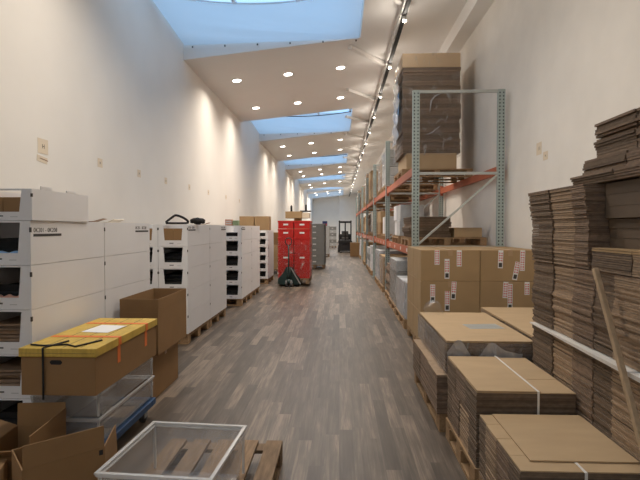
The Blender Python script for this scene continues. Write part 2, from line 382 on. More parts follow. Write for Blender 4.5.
# ------------------------------------------------------------------ pallets
pal_blk = {}
PALN = 0
def pallet(x0, x1, y0, y1, z, label, mat='wood', boards_along='y', name='pallet'):
    """wooden pallet with its top at z + 0.144; deck boards run along y (or x)"""
    t = thing(name, label, 'pallet', ((x0 + x1) / 2, (y0 + y1) / 2, z), group='wooden pallets')
    a, b = (x1 - x0) / 2, (y1 - y0) / 2
    d = MB(); r = MB()
    if boards_along == 'y':
        n = max(5, int(a * 2 / .17)); wd = .105 if a > .3 else .09
        for i in range(n):
            x = -a + wd / 2 + (2 * a - wd) * i / (n - 1); d.box(x - wd / 2, x + wd / 2, -b, b, .122, .144)
        for y in (-b + .05, 0, b - .05): d.box(-a, a, y - .05, y + .05, .1, .122)
        for x in (-a + .05, 0, a - .05): r.box(x - .05, x + .05, -b, b, 0, .022)
    else:
        n = max(5, int(b * 2 / .17)); wd = .105
        for i in range(n):
            y = -b + wd / 2 + (2 * b - wd) * i / (n - 1); d.box(-a, a, y - wd / 2, y + wd / 2, .122, .144)
        for x in (-a + .05, 0, a - .05): d.box(x - .05, x + .05, -b, b, .1, .122)
        for y in (-b + .05, 0, b - .05): r.box(-a, a, y - .05, y + .05, 0, .022)
    d.build('deck', mat, t); r.build('runner_boards', mat, t)
    key = mat
    for x in (-a + .05, 0, a - .05):
        for y in (-b + .06, 0, b - .06):
            if key not in pal_blk:
                o = MB().box(-.05, .05, -.06, .06, .022, .1).build('block', mat, t); pal_blk[key] = o.data
            else:
                o = bpy.data.objects.new('block', pal_blk[key]); COL.objects.link(o); o.parent = t
            o.location = (x, y, 0)
    return t
PT = .144 + .002

# ------------------------------------------------------------------ white storage bins
def make_bin(w, L, h, label):
    """open front faces -y; origin at front right bottom corner; box spans x -w..0, y 0..L"""
    t = thing('storage_bin', label, 'storage box')
    k = .007; m = MB()
    m.box(-w, 0, k, L - k, 0, k); m.box(-w, 0, L - k, L, 0, h)
    m.box(-w, -w + k, k, L - k, k, h); m.box(-k, 0, k, L - k, k, h)
    # front with a trapezoid cut-out
    a = w * .17; lip = h * .27; n2 = h - .012
    m.prism([(-w, 0), (0, 0), (0, lip), (-w, lip)], 'y', 0, k)
    m.prism([(-a * 1.25, lip), (0, lip), (0, n2), (-a, n2)], 'y', 0, k)
    m.prism([(-w, lip), (-w + a * 1.25, lip), (-w + a, n2), (-w, n2)], 'y', 0, k)
    m.box(-w, 0, 0, k, n2, h)
    m.build('body', 'white', t)
    MB().box(-k - .001, .0008, -.0008, .012, h * .74, h * .85).build('lock_tab', 'ink', t)
    MB().box(-w + .001, -w + .010, -.0008, .01, h * .74, h * .85).build('lock_tab', 'ink', t)
    MB().box(-w * .62, -w * .48, -.001, .001, lip * .44, lip * .58).build('print_mark', 'rubber', t)
    MB().box(-w * .36, -w * .24, -.001, .001, lip * .38, lip * .46).build('print_mark', 'greyl', t)
    return t
def fill(x, y, z, w, label, mat='black', h=.17, kind='box', seed=0):
    """goods in a bin behind its cut-out; x = right edge of bin"""
    rnd = random.Random(seed)
    m = MB()
    if kind == 'box':
        m.box(-w + .03, -.03, .13, .60, .009, h); 
        for i in range(3): m.box(-w + .035, -.035, (.06 if mat != 'black' or w < .398 else .10) + .01 * i, .128, .012 + i * .05, .05 + i * .05)
        o = m.build('packed_goods', mat, None, .008)
    elif kind == 'insert':
        m.box(-w / 2 + .002, -.012, .012, .02, .01, h); m.box(-w + .012, -w / 2 - .002, .012, .02, .01, h)
        m.box(-w + .012, -.012, .02, .5, .01, h - .02); o = m.build('cardboard_insert', mat)
    else:
        z_ = .01
        for i in range(7):
            zz = rnd.uniform(.014, .024); T = Matrix.Translation((-w / 2, .24 + rnd.uniform(-.02, .03), z_)) @ Matrix.Rotation(rnd.uniform(-.12, .12), 4, 'Z') @ Matrix.Rotation(rnd.uniform(-.01, .01), 4, 'Y')
            m.box(-w / 2 + .055, w / 2 - .055, -.18, .2, 0, zz, 0, T); z_ += zz + .005
        o = m.build('paper_parcels', mat, None, .004)
    return tag(o, label, 'goods', 'goods in the white bins', (x, y, z))

BH = .288
# stack beside the yellow lidded box: five tiers, two deep, and one small bin on top
SX, SY, SL = -2.0, 3.03, .972
pallet(-2.78, -2.015, 3.06, 4.97, 0, 'wooden pallet under the nearest stack of white bins', boards_along='x')
first = make_bin(.40, SL, BH, 'x')
def bin_label(i, where): return 'white cardboard bin, %s in the %s' % (ORD[i], where)
def stamp(root, y, z, name='print_mark'):
    text_mesh('0K201 - 0K208', .043, 'ink', 'lettering', root, (.0006, y, z + .028), (R(90), 0, R(90)))
    o = MB().box(-.0004, .0012, y, y + .315, z, z + .017).build('printed_bar', 'ink', root); return o
for d in range(2):
    for i in range(5):
        z = PT + (4 - i) * (BH + .0028)
        lab = bin_label(i, ('column beside the yellow lidded box', 'column beside the open brown carton')[d])
        if i == 0: lab = lab.replace('topmost', 'topmost full-size one') if d == 0 else lab
        b_ = first if (d == 0 and i == 0) else dup(first)
        b_.location = (SX, SY + d * (SL + .009), z); b_['label'] = lab; b_['group'] = 'white bins of the nearest stack'
zt = PT + 5 * (BH + .0028)
tb = make_bin(.40, .70, .205, 'low white cardboard bin on top of the nearest white stack, brown insert inside'); tb.location = (SX + .012, SY + .0, zt)
fl = MB()
for a_, h_ in ((.10, .228), (.40, .222)): MB().box(-.006, 0, a_, a_ + .12, .2055, h_).build('tab', 'white', tb)
bins1 = [o for o in COL.objects if o.name.startswith('storage_bin') and abs(o.location.y - SY) < .01 and abs(o.location.z - (PT + 4 * (BH + .0028))) < .01]
stamp(bins1[0], .03, .185)
rb = [o for o in COL.objects if o.name.startswith('storage_bin') and abs(o.location.y - SY - SL) < .02 and abs(o.location.z - (PT + 4 * (BH + .0028))) < .01][0]
stamp(rb, .62, .20)
fill(SX + .012, SY, zt, .40, 'brown cardboard insert inside the low bin topping the nearest white stack', 'kraftor', .15, 'insert')
spec = [('box', 'black'), ('box', 'black'), ('papers', 'leather'), ('papers', 'leather'), ('box', 'black')]
for i in range(5):
    z = PT + (4 - i) * (BH + .0028)
    kd, mt = spec[i]
    fill(SX, SY, z, .40, ('black goods' if kd == 'box' else 'brown paper parcels') + ' in the %s bin beside the yellow lidded box' % ORD[i], mt, (.17, .13, .1, .1, .12)[i], kd, i)
m = MB()
for i in range(3): m.box(-.34 + i * .02, -.10 - i * .03, .03 + .01 * i, .09 + .02 * i, .012 + i * .018, .03 + i * .018)
zz = PT + 4 * (BH + .0028)
def bundle_cloth(z, mat, lab, s):
    m = MB(); rnd = random.Random(s); n = 26
    for q in range(2):
        pts = [(-.31 + .22 * i / n, .052 + .012 * math.sin(i * .9 + q * 2) - q * .0, .042 + q * .024 + .008 * math.sin(i * .6 + s + q)) for i in range(n + 1)]
        m.tube(pts, .017, 8)
    return tag(m.build('rolled_cloth', mat), lab, 'cloth', 'goods in the white bins', (SX, SY, z))
bundle_cloth(zz, 'paleblue', 'pale blue rolled cloth in the top full-size bin of the nearest stack', 1)
bundle_cloth(zz - BH, 'pink', 'salmon rolled cloth in the bin below the one with pale blue cloth', 4)

# second stack
SX2, SY2, SL2 = -2.0, 6.25, 1.075
for d in range(2): pallet(-2.80, -2.015, SY2 + .03 + d * 1.08, SY2 + 1.07 + d * 1.08, 0, ('wooden pallet under the front of the second white bin stack', 'wooden pallet under the rear of the second white bin stack')[d], boards_along='x')
p2 = None; stamps = []
for col_ in range(2):
    for d in range(2):
        if col_ == 1 and d == 1: continue
        for i in range(5):
            where = {(0, 0): 'front right column of the second stack', (0, 1): 'rear right column of the second stack', (1, 0): 'front left column of the second stack'}[(col_, d)]
            lab = bin_label(i, where)
            if p2 is None: p2 = make_bin(.395, SL2, BH, lab); b_ = p2
            else: b_ = dup(p2, label=lab)
            z = PT + (4 - i) * (BH + .0028)
            b_.location = (SX2 - col_ * .40, SY2 + d * (SL2 + .010), z); b_['group'] = 'white bins of the second stack'
            if col_ == 0 and i == 0: stamps.append((b_, .03 if d == 0 else .72))
            if d == 0:
                side = 'right' if col_ == 0 else 'left'
                if i == 0: fill(SX2 - col_ * .40, SY2, z, .395, 'brown cardboard insert in the top front %s bin of the second stack' % side, 'kraftor', .235, 'insert')
                else: fill(SX2 - col_ * .40, SY2, z, .395, 'black goods in the front %s bin %s of the second stack' % (side, ORD[i]), 'black', .19)
# what lies on the second stack
z2 = PT + 5 * (BH + .0028)
m = MB(); pts = [(-.30 + .30 * i / 16, .05 * math.sin(i * .5), .028 + .095 * math.sin(math.pi * i / 16) ** .8) for i in range(17)]
m.tube(pts, .016, 8); m.tube([(-.30, 0, .017), (-.2, .1, .017), (-.06, .12, .017), (0, .02, .022)], .014, 8)
tag(m.build('webbing_loop', 'black'), 'black webbing loop arching over the second white stack', 'strap', None, (SX2 - .08, SY2 + .25, z2))
for j, (dx, dy, r, lab) in enumerate([(.09 - .08, .25, .05, 'crumpled black pouch beside the webbing loop on the white stack'), (-.0, .75, .055, 'black roll at the far end of the second white stack top')]):
    m = MB(); n = 12; pts = []; rr = []
    for i in range(n + 1):
        a = math.pi * i / n; pts.append((-.09 * math.cos(a) - .06, dy, r * .9 + .004 * math.sin(7 * a))); rr.append(max(.012, r * .9 * math.sin(a) ** .6 * (1 + .12 * math.sin(5 * a + j))))
    m.tube(pts, rr, 10); tag(m.build('cloth_pouch' if j == 0 else 'black_roll', 'black'), lab, 'pouch' if j == 0 else 'roll', None, (SX2 + dx - .02 + (.07 if j == 0 else 0), SY2 + (.16 if j == 0 else .03), z2 + .004))
for j, (x, y, ry) in enumerate([(-2.2, SY + 1.2, .3), (-2.25, SY + 1.65, -.4), (-2.15, SY2 + 1.3, .2)]):
    m = MB(); m.prism([(-.1, 0), (.02, .004), (.1, .03), (.08, .034), (0, .01), (-.1, .005)], 'y', -.06, .06)
    tag(m.build('paper_scrap', ('leather', 'oldpaper', 'leather')[j]), ('brown paper scrap lying on the nearest white stack, nearer the camera', 'cream paper scrap lying near the far end of the nearest stack', 'brown paper scrap lying on the rear of the second white stack')[j], 'paper', None, (x, y, z2 + .002), ry)

# third stack
SX3, SY3 = -1.93, 9.4
for d in range(2): pallet(-2.73, -1.94, SY3 + .03 + d * 1.06, SY3 + 1.05 + d * 1.06, 0, ('wooden pallet under the front of the third white bin stack', 'wooden pallet under the rear of the third white bin stack')[d], boards_along='x')
for d in range(2):
    for i in range(5):
        lab = bin_label(i, ('front column of the third white stack', 'rear column of the third white stack')[d])
        z = PT + (4 - i) * (BH + .0028)
        b_ = dup(p2, (SX3, SY3 + d * (SL2 + .010), z), label=lab, group='white bins of the third stack')
        if d == 0 and i == 0:
            fill(SX3, SY3, z, .395, 'black goods in the top front bin of the third white stack', 'black', .15)
        elif d == 0: fill(SX3, SY3, z, .395, 'black goods in the front bin %s of the third white stack' % ORD[i], 'black', .19)
b3 = [o for o in COL.objects if o.get('label', '') == bin_label(0, 'front column of the third white stack')][0]
stamp(b3, .03, .205)
for b_, yy in stamps: stamp(b_, yy, .205)
for j, (x, mt, h, lab) in enumerate([(-2.26, 'pink', .30, 'salmon printed packet in the bin left of the third white stack'), (-2.12, 'green', .27, 'green printed packet propped on the third white stack')]):
    pass
tz = PT + 5 * (BH + .0028)
m = MB(); m.box(-.07, .07, 0, .1, 0, .12); m.box(-.055, .055, -.002, 0, .03, .05, 1); m.box(-.055, .055, -.002, 0, .075, .09, 1)
tag(m.build('packet', ['pink', 'paper'], None), 'salmon packet with white bands on top of the third white stack', 'packet', None, (-2.2, SY3 + .05, tz))
tag(MB().box(-.06, .06, 0, .1, 0, .10).build('packet', 'green', None, .006), 'faded green packet on top of the third white stack', 'packet', None, (-2.06, SY3 + .05, tz))

# fourth stack, smaller bins, two cartons on top
SX4, SY4, h4 = -1.97, 13.2, .222
pallet(-2.77, -1.98, SY4 + .03, SY4 + 1.1, 0, 'wooden pallet under the low bins next to the red crates', boards_along='x')
p4 = None
for cx in range(2):
    for i in range(6):
        lab = bin_label(i, ('right' if cx == 0 else 'left') + ' column of the small bins')
        if p4 is None: p4 = make_bin(.39, 1.1, h4, lab); b_ = p4
        else: b_ = dup(p4, label=lab)
        z = PT + (5 - i) * (h4 + .0015); b_.location = (SX4 - cx * .395, SY4, z); b_['group'] = 'small white bins beyond the third stack'
        if cx == 0: fill(SX4, SY4, z, .39, 'black goods in the small bin %s near the red crates' % ORD[i], 'black', .15)

# ------------------------------------------------------------------ cartons
def carton(w, d, h, label, loc, rz=0, mat='kraft', group=None, name='carton', tape_dir='x', bev=.006):
    """closed carton, origin at bottom centre"""
    t = thing(name, label, 'carton', loc, rz, group)
    a, b = w / 2, d / 2
    MB().box(-a, a, -b, b, 0, h).build('box_body', mat, t, bev)
    m = MB()
    if tape_dir == 'x':
        m.box(-a - .0006, a + .0006, -.026, .026, h - .001, h + .0008)
        m.box(-a - .0008, -a + .001, -.026, .026, h - .07, h); m.box(a - .001, a + .0008, -.026, .026, h - .07, h)
    else:
        m.box(-.026, .026, -b - .0006, b + .0006, h - .001, h + .0008); m.box(-.026, .026, -b - .0008, -b + .001, h - .07, h)
    m.build('tape', 'tape', t)
    return t
def open_carton(w, d, h, label, loc, rz, flaps, mat='kraft', wall=.006):
    """open top; flaps: dict side -> (angle from vertical outwards in degrees, length)"""
    t = thing('open_carton', label, 'carton', loc, rz)
    a, b = w / 2, d / 2; m = MB()
    m.box(-a, a, -b, b, 0, wall); m.box(-a, a, -b, -b + wall, wall, h); m.box(-a, a, b - wall, b, wall, h)
    m.box(-a, -a + wall, -b + wall, b - wall, wall, h); m.box(a - wall, a, -b + wall, b - wall, wall, h)
    m.build('box_body', mat, t)
    for s, (ang, ln) in flaps.items():
        A = R(ang)
        T = {'f': Matrix.Translation((0, -b + wall / 2, h)) @ Matrix.Rotation(A, 4, 'X'),
             'k': Matrix.Translation((0, b - wall / 2, h)) @ Matrix.Rotation(-A, 4, 'X'),
             'l': Matrix.Translation((-a + wall / 2, 0, h)) @ Matrix.Rotation(-A, 4, 'Y'),
             'r': Matrix.Translation((a - wall / 2, 0, h)) @ Matrix.Rotation(A, 4, 'Y')}[s]
        q = MB(); lw = a if s in 'fk' else b
        if s in 'fk': q.box(-lw + .004, lw - .004, -wall / 2, wall / 2, .001, ln, 0, T)
        else: q.box(-wall / 2, wall / 2, -lw + .004, lw - .004, .001, ln, 0, T)
        q.build('flap', mat, t)
    return t
for x, s in ((-2.60, 'left'), (-2.17, 'right')):
    carton(.405, .40, .39, 'brown closed carton, the %s one of two on the small white bins' % s, (x, SY4 + .35, PT + 6 * (h4 + .0015) + .001), mat='kraft', group='pair of cartons above the small bins')
# carton pair behind the yellow lidded box
carton(.32, .70, .415, 'brown carton on the floor under the tall open carton', (-1.826, 4.52, 0.001), mat='kraftor', name='carton')
open_carton(.345, .78, .385, 'tall brown open carton with upright flaps behind the yellow lidded box', (-1.775, 4.555, .419), 0,
            {'f': (1, .115), 'k': (1, .115), 'l': (1, .115), 'r': (1, .115)}, 'kraftor')

# ------------------------------------------------------------------ yellow lidded box on clear tubs on a blue dolly
def tub(w, d, h, label, loc, rz=0, taper=.02, mat='tub'):
    t = thing('clear_tub', label, 'plastic box', loc, rz); a, b = w / 2, d / 2; k = .004
    def ring(i, z): return [(-a + i, -b + i, z), (a - i, -b + i, z), (a - i, b - i, z), (-a + i, b - i, z)]
    m = MB()
    levels = [ring(taper + .012, 0), ring(taper, .012), ring(taper * .35, h * .72), ring(.012, h * .72 + .004), ring(.010, h - .022)]
    vs = [p for r_ in levels for p in r_]; fs = []
    for j in range(len(levels) - 1):
        for i in range(4): fs.append((j * 4 + i, j * 4 + (i + 1) % 4, (j + 1) * 4 + (i + 1) % 4, (j + 1) * 4 + i))
    fs.append((3, 2, 1, 0)); m.add(vs, fs, 0)
    o = m.build('shell', mat, t)
    bv = o.modifiers.new('bevel', 'BEVEL'); bv.width = .012; bv.segments = 3; bv.limit_method = 'ANGLE'; bv.angle_limit = R(50)
    r_ = MB()
    for z0, z1, e in ((h - .022, h - .016, .006), (h - .007, h, .0)):
        r_.box(-a + e, a - e, -b + e, -b + e + .018, z0, z1); r_.box(-a + e, a - e, b - e - .018, b - e, z0, z1)
        r_.box(-a + e, -a + e + .018, -b + e + .018, b - e - .018, z0, z1); r_.box(a - e - .018, a - e, -b + e + .018, b - e - .018, z0, z1)
    r_.box(-a + .003, a - .003, -b + .003, -b + .006, h - .016, h - .007); r_.box(-a + .003, a - .003, b - .006, b - .003, h - .016, h - .007)
    r_.box(-a + .003, -a + .006, -b + .006, b - .006, h - .016, h - .007); r_.box(a - .006, a - .003, -b + .006, b - .006, h - .016, h - .007)
    r_.build('rim', 'tubrim', t)
    for x in (-a + .018, a - .018):
        for y in (-b + .018, b - .018): MB().box(x - .006, x + .006, y - .006, y + .006, .012, h - .024).build('corner_rib', 'tubrim', t)
    return t
DX, DY = -1.735, 3.38
dl = thing('dolly', 'blue plastic dolly on casters beneath the two clear tubs', 'dolly', (DX, DY, 0))
m = MB()
m.box(-.235, .235, -.46, -.38, .115, .165); m.box(-.235, .235, .38, .46, .115, .165); m.box(-.235, -.155, -.38, .38, .115, .165); m.box(.155, .235, -.38, .38, .115, .165); m.box(-.155, .155, -.04, .04, .115, .165)
m.build('frame', 'blue', dl, .006)
for x in (-.17, .17):
    for y in (-.36, .36):
        w_ = MB().cyl((x, y, .048), .048, .03, 'x', 22).build('wheel', 'rubber', dl)
        MB().box(x - .024, x - .018, y - .03, y + .03, .04, .112).box(x + .018, x + .024, y - .03, y + .03, .04, .112).box(x - .03, x + .03, y - .035, y + .035, .107, .114).build('fork', 'chrome', w_)
tub(.46, .90, .18, 'lower clear tub standing on the blue dolly', (DX, DY, .167))
tub(.46, .90, .19, 'upper clear tub, between the lower tub and the yellow lidded box', (DX, DY, .3485))
yb = thing('lidded_box', 'long brown box with a yellow lid, orange tape and a black strap', 'box', (-1.69, 3.275, .5405))
YW, YL_ = .23, .475
m = MB(); k = .006
m.box(-YW, YW, -YL_, YL_, 0, .235)
m.build('box_body', 'kraftor', yb, .004)
MB().prism([(-.05 + .0, .198), (-.04, .188), (.015, .188), (.025, .198), (.025, .205), (.015, .215), (-.04, .215), (-.05, .205)], 'y', -YL_ - .0012, -YL_ + .002).build('hand_hole', 'black', yb, .0)
ld = MB(); ld.box(-YW - .008, YW + .008, -YL_ - .01, YL_ + .01, .2355, .288)
lid = ld.build('lid', 'yellow', yb, .004)
sm = MB()
for x in (-.10, .02, .13): sm.box(x - .002, x + .002, -YL_ + .02, YL_ - .01, 0.2882, 0.2888)
sm.box(-YW, YW, -YL_ - .0108, -YL_ - .0098, .258, .2595)
sm.build('groove', 'ink', lid)
for yy, x0 in ((-.17, -.22), (.27, -.22)):
    m = MB(); m.box(x0, YW + .0095, yy - .02, yy + .02, .289, .2904); m.box(YW + .008, YW + .0096, yy - .02, yy + .02, .236, .289); m.box(YW, YW + .0015, yy - .02, yy + .02, .12, .236)
    m.build('orange_tape', 'orange', yb)
lb = MB().box(-.10, .10, -.07, .17, .2905, .2915).build('paper_label', 'paper', yb); lb.rotation_euler = (0, 0, -.12); lb.location = (.01, .02, 0)
m = MB(); x_ = -.085
m.tube([(x_, -YL_ - .013, -.02), (x_, -YL_ - .013, .10), (x_, -YL_ - .0135, 0.291), (x_ + .01, -YL_ + .0, 0.294), (x_ + .06, -YL_ + .16, 0.294)], .006, 8)
m.tube([(x_ - .12, -YL_ + .06, 0.294), (x_ - .02, -YL_ + .03, 0.295), (x_ + .10, -YL_ + .07, 0.294), (x_ + .18, -YL_ + .02, 0.294), (x_ + .26, -YL_ + .19, 0.294)], .0055, 8)
m.build('black_strap', 'black', yb)

# open cartons in the corner near the camera
def cam_carton():
    u = Vector((.728, .686, 0)); ang = math.atan2(.686, .728)
    w, d = .36, .27
    mid = Vector((-1.30, 2.205, 0)); v = Vector((-.686, .728, 0))
    c0 = mid + v * d / 2
    t = open_carton(w, d, .455, 'nearest open brown carton with splayed flaps beside the clear tub', (c0.x, c0.y, .001), ang,
                    {'f': (-4, .105)}, 'kraftor')
    q = MB(); q.hexa([(-1.178, 2.332, .29), (-1.172, 2.332, .29), (-1.222, 2.572, .30), (-1.228, 2.572, .30)], [(-1.182, 2.332, .455), (-1.176, 2.332, .455), (-1.234, 2.577, .462), (-1.240, 2.577, .462)])
    q = q.build('flap', 'kraftor'); q.parent = t; q.matrix_parent_inverse = Matrix.Translation((c0.x, c0.y, .001)).__matmul__(Matrix.Rotation(ang, 4, 'Z')).inverted()
    m = MB().box(w / 2 - .03, w / 2 + .0006 - .012, -d / 2 - .0006, -d / 2 + .008, .42, .445).build('hand_hole', 'black', t)
cam_carton()
open_carton(.29, .42, .345, 'open brown carton behind the nearest one, flaps raised against the dolly', (-1.80, 2.63, .001), .10,
            {'k': (3, .135), 'r': (3, .105), 'l': (70, .13), 'f': (50, .10)}, 'kraftor')
carton(.30, .30, .36, 'small brown carton at the corner of the frame, left of the open cartons', (-1.80, 2.19, .001), .35, mat='kraftor')

# clear tub on a pallet
pallet(-1.12, -.375, 1.96, 3.13, 0, 'weathered wooden pallet beneath the big clear tub', 'woodd', name='pallet')
tub(.56, .60, .28, 'big empty clear tub standing open on the weathered pallet', (-.825, 2.41, PT), R(-4), .035)

# ------------------------------------------------------------------ bundles of flat cartons on the right
def bundle(name, label, x0, x1, y0, y1, z0, z1, cols, sheet=.008, jit=.0035, top='kraftl', strap=None, seed=1, group='bundles of flat cartons', lean=0.0, wave=None, topsheet=None, rz=0.0, under=False):
    """flat cartons; cols = [(fraction of y, material index 1..3, x offset)], seen from the low-x side"""
    rnd = random.Random(seed); cx, cy = (x0 + x1) / 2, (y0 + y1) / 2
    t = thing(name, label, 'cardboard', (cx, cy, z0), rz, group)
    X0, X1, Y0, Y1 = x0 - cx, x1 - cx, y0 - cy, y1 - cy
    n = max(2, int(round((z1 - z0) / sheet))); dz = (z1 - z0) / n
    m = MB(); tot = sum(q[0] for q in cols)
    drift = 0; edges = [0]
    for q in cols: edges.append(edges[-1] + q[0] / tot)
    for i in range(n):
        z = i * dz; jx = rnd.uniform(-jit, jit); jy = rnd.uniform(-jit, jit)
        s = i / max(1, n - 1)
        ln = lean * s + (wave(s) if wave else 0)
        for j, q in enumerate(cols):
            a = Y0 + (Y1 - Y0) * edges[j] + (.0015 if j else 0); b = Y0 + (Y1 - Y0) * edges[j + 1] - (.0015 if j < len(cols) - 1 else 0)
            ox = q[2] + jx + rnd.uniform(-jit, jit) * .5 + ln
            m.box(X0 + ox, X1 + jx * .5, a + (jy if j == 0 else 0), b + (jy if j == len(cols) - 1 else 0), z + .0004, z + dz - .0006 - (rnd.random() < .5) * .0012, q[1] if i < n - 1 else 0)
    m.box(X0 + .03, X1 - .03, Y0 + .03, Y1 - .03, .002, z1 - z0 - dz * .5, 1)
    m.build('sheets', [top, 'edgeA', 'edgeB', 'edgeC'], t)
    # loose top sheet in clean board
    if topsheet is not None:
        a, b_, c_, d_ = topsheet
        q = MB().box(X0 + a, X1 + b_, Y0 + c_, Y1 + d_, z1 - z0 + .001, z1 - z0 + .007)
        q.build('top_sheet', top, t)
    if strap is not None:
        q = MB(); h = z1 - z0 + (.0085 if topsheet is not None and not under else -.001)
        for sx in strap:
            X = sx - cx
            q.box(X - .006, X + .006, Y0 - .010, Y1 + .010, h, h + (.0018 if under else .002)); q.box(X - .006, X + .006, Y0 - .012, Y0 - .010, .01, h + .002); q.box(X - .006, X + .006, Y1 + .010, Y1 + .012, .01, h + .002)
        q.build('strap', 'strapw', t)
    return t
C3 = [(1, 1, 0), (1, 3, .004), (1, 2, -.004), (1, 1, .003)]
# E and F in front, with their pallets
pallet(.80, 1.36, 2.12, 2.755, 0, 'wooden pallet under the strapped flat cartons nearest the camera')
pallet(.79, 1.36, 2.80, 3.57, 0, 'wooden pallet under the second strapped bundle from the camera')
def bundle_x(*a, **k): return bundle(*a, **k)
bundle('cardboard_bundle', 'strapped bundle of flat cartons nearest the camera, a loose sheet on top', .80, 1.365, 2.13, 2.765, PT, .478, [(1, 1, 0), (1.2, 3, .003), (1.2, 2, 0), (.9, 1, .004)], strap=[1.08], under=True, seed=3, topsheet=(.075, .0, .085, -.002))
bundle('cardboard_bundle', 'lower half of the second strapped pile from the camera', .802, 1.372, 2.815, 3.565, PT, .40, [(.9, 1, 0), (1.2, 2, .004), (1, 3, -.003), (.8, 1, 0)], seed=4, top='edgeC')
bundle('cardboard_bundle', 'strapped flat cartons topping the second pile from the camera', .80, 1.368, 2.81, 3.57, .402, .595, [(1, 1, 0), (1, 3, .003), (1, 1, 0)], strap=[1.15], seed=5, topsheet=(.003, -.2, .0, -.004))
# D and D'
pallet(.76, 1.42, 3.64, 4.86, 0, 'wooden pallet under the film wrapped flat cartons')
bundle('cardboard_bundle', 'grey-brown flat bundle jutting out below the film wrapped cartons', .735, 1.44, 3.62, 4.78, PT, .445, [(1, 3, 0), (1, 3, .004), (1, 1, 0)], seed=6, sheet=.012, jit=.002, top='edgeB')
td = bundle('cardboard_bundle', 'film wrapped flat cartons in front of the stickered carton wall', .81, 1.465, 3.645, 4.885, .448, .69, [(1, 3, 0), (1, 1, .004), (1, 3, 0), (1, 2, .003)], seed=7, topsheet=(.0, .0, .0, .0))
def film_shell(parent, X0, X1, Y0, Y1, Z0, Z1, mat='film', amp=.008, seed=0, top=False, front_only=False):
    rnd = random.Random(seed); m = MB()
    def sheet_(p, du, dv, nrm, nu=14, nv=8):
        vs = []
        for j in range(nv + 1):
            for i in range(nu + 1):
                q = Vector(p) + Vector(du) * (i / nu) + Vector(dv) * (j / nv) + Vector(nrm) * (amp * (.6 + rnd.uniform(-.55, .55)))
                vs.append(q)
        m.add(vs, [(j * (nu + 1) + i, j * (nu + 1) + i + 1, (j + 1) * (nu + 1) + i + 1, (j + 1) * (nu + 1) + i) for j in range(nv) for i in range(nu)], 0, True)
    w, d, h = X1 - X0, Y1 - Y0, Z1 - Z0
    sheet_((X0, Y0, Z0), (w, 0, 0), (0, 0, h), (0, -1, 0)); sheet_((X0, Y1, Z0), (0, -d, 0), (0, 0, h), (-1, 0, 0))
    if not front_only:
        sheet_((X1, Y0, Z0), (0, d, 0), (0, 0, h), (1, 0, 0)); sheet_((X1, Y1, Z0), (-w, 0, 0), (0, 0, h), (0, 1, 0))
    if top: sheet_((X0, Y0, Z1), (w, 0, 0), (0, d, 0), (0, 0, 1))
    return m.build('stretch_film', mat, parent)
film_shell(td, -.338, .338, -.632, .632, 0, .238, 'film', .006, 2)
m = MB(); vs = []; n = 22
for i in range(n + 1):
    x = -.33 + .56 * i / n
    for j in range(4): vs.append((x, -.641 - .012 * math.sin(i * 1.3 + j) * (j in (1, 2)) - .008, .07 + .05 * math.sin(i * .4) ** 2 + (.10 + .05 * math.sin(i * .55)) * j / 3))
m.add(vs, [(i * 4 + j, (i + 1) * 4 + j, (i + 1) * 4 + j + 1, i * 4 + j + 1) for i in range(n) for j in range(3)], 0, True)
m.build('bunched_film', 'filmm', td)
m = MB(); m.box(-.05, .25, -.18, .02, .2495, .2500); m.build('grey_tape', 'rail', td).rotation_euler = (0, 0, .1)
pallet(1.50, 2.28, 3.72, 5.12, 0, 'wooden pallet beside the wall under the plain flat cartons')
bundle('cardboard_bundle', 'plain flat cartons by the wall, right of the film wrapped ones', 1.495, 2.29, 3.71, 5.13, PT, .705, [(1, 1, 0), (1, 3, .004), (1, 1, 0), (1, 2, .003)], seed=8, topsheet=(.0, 0, 0, 0))
# G: the tall stack at the wall
pallet(1.43, 2.20, 1.62, 3.45, 0, 'wooden pallet under the tall wall of stacked flat cartons')
GC = [(.30, 3, .0), (.316, 1, .004), (.24, 2, -.002), (.19, 1, .006), (.23, 3, .0), (.27, 2, .010), (.31, 1, .0)]
bundle('cardboard_bundle', 'lowest bundle of the tall wall of flat cartons, under the white band', 1.385, 2.20, 1.62, 3.48, PT, .872, GC, sheet=.012, top='edgeC', seed=11, jit=.005)
bd = thing('plastic_band', 'white plastic band lying across the tall wall of flat cartons', 'band', (1.372, 2.63, .874))
m = MB(); vs = []; n = 20
for i in range(n + 1):
    yy = -.98 + 1.82 * i / n; wv = .022 * (1 - i / n) + .005
    zc = .004
    vs += [(-.012 - .02 * (1 - i / n), yy, zc - wv), (-.012 - .025 * (1 - i / n), yy, zc), (.10, yy, zc)]
for i in range(n + 1):
    vs += [(vs[3 * i][0] - .002, vs[3 * i][1], vs[3 * i][2] - .001), (vs[3 * i + 1][0] - .002, vs[3 * i + 1][1], vs[3 * i + 1][2] + .002), (.10, vs[3 * i + 2][1], vs[3 * i + 2][2] + .002)]
k0 = 3 * (n + 1); fs = []
for i in range(n):
    for j in range(2):
        fs.append((3 * i + j, 3 * i + j + 1, 3 * i + 3 + j + 1, 3 * i + 3 + j)); fs.append((k0 + 3 * i + j, k0 + 3 * i + 3 + j, k0 + 3 * i + 3 + j + 1, k0 + 3 * i + j + 1))
m.add(vs, fs, 0, False); m.build('band_strip', 'strapw', bd)
bundle('cardboard_bundle', 'middle bundle of the tall wall of flat cartons, above the white band', 1.39, 2.20, 1.62, 3.50, .884, 1.315, GC, sheet=.012, top='edgeC', seed=12, jit=.005, wave=lambda s: -.008 if .3 < s < .6 else .004)
def flare(s): return -.028 * max(0, (s - .58) / .42) ** .7 if s > .58 else -.004 * math.sin(s * 9)
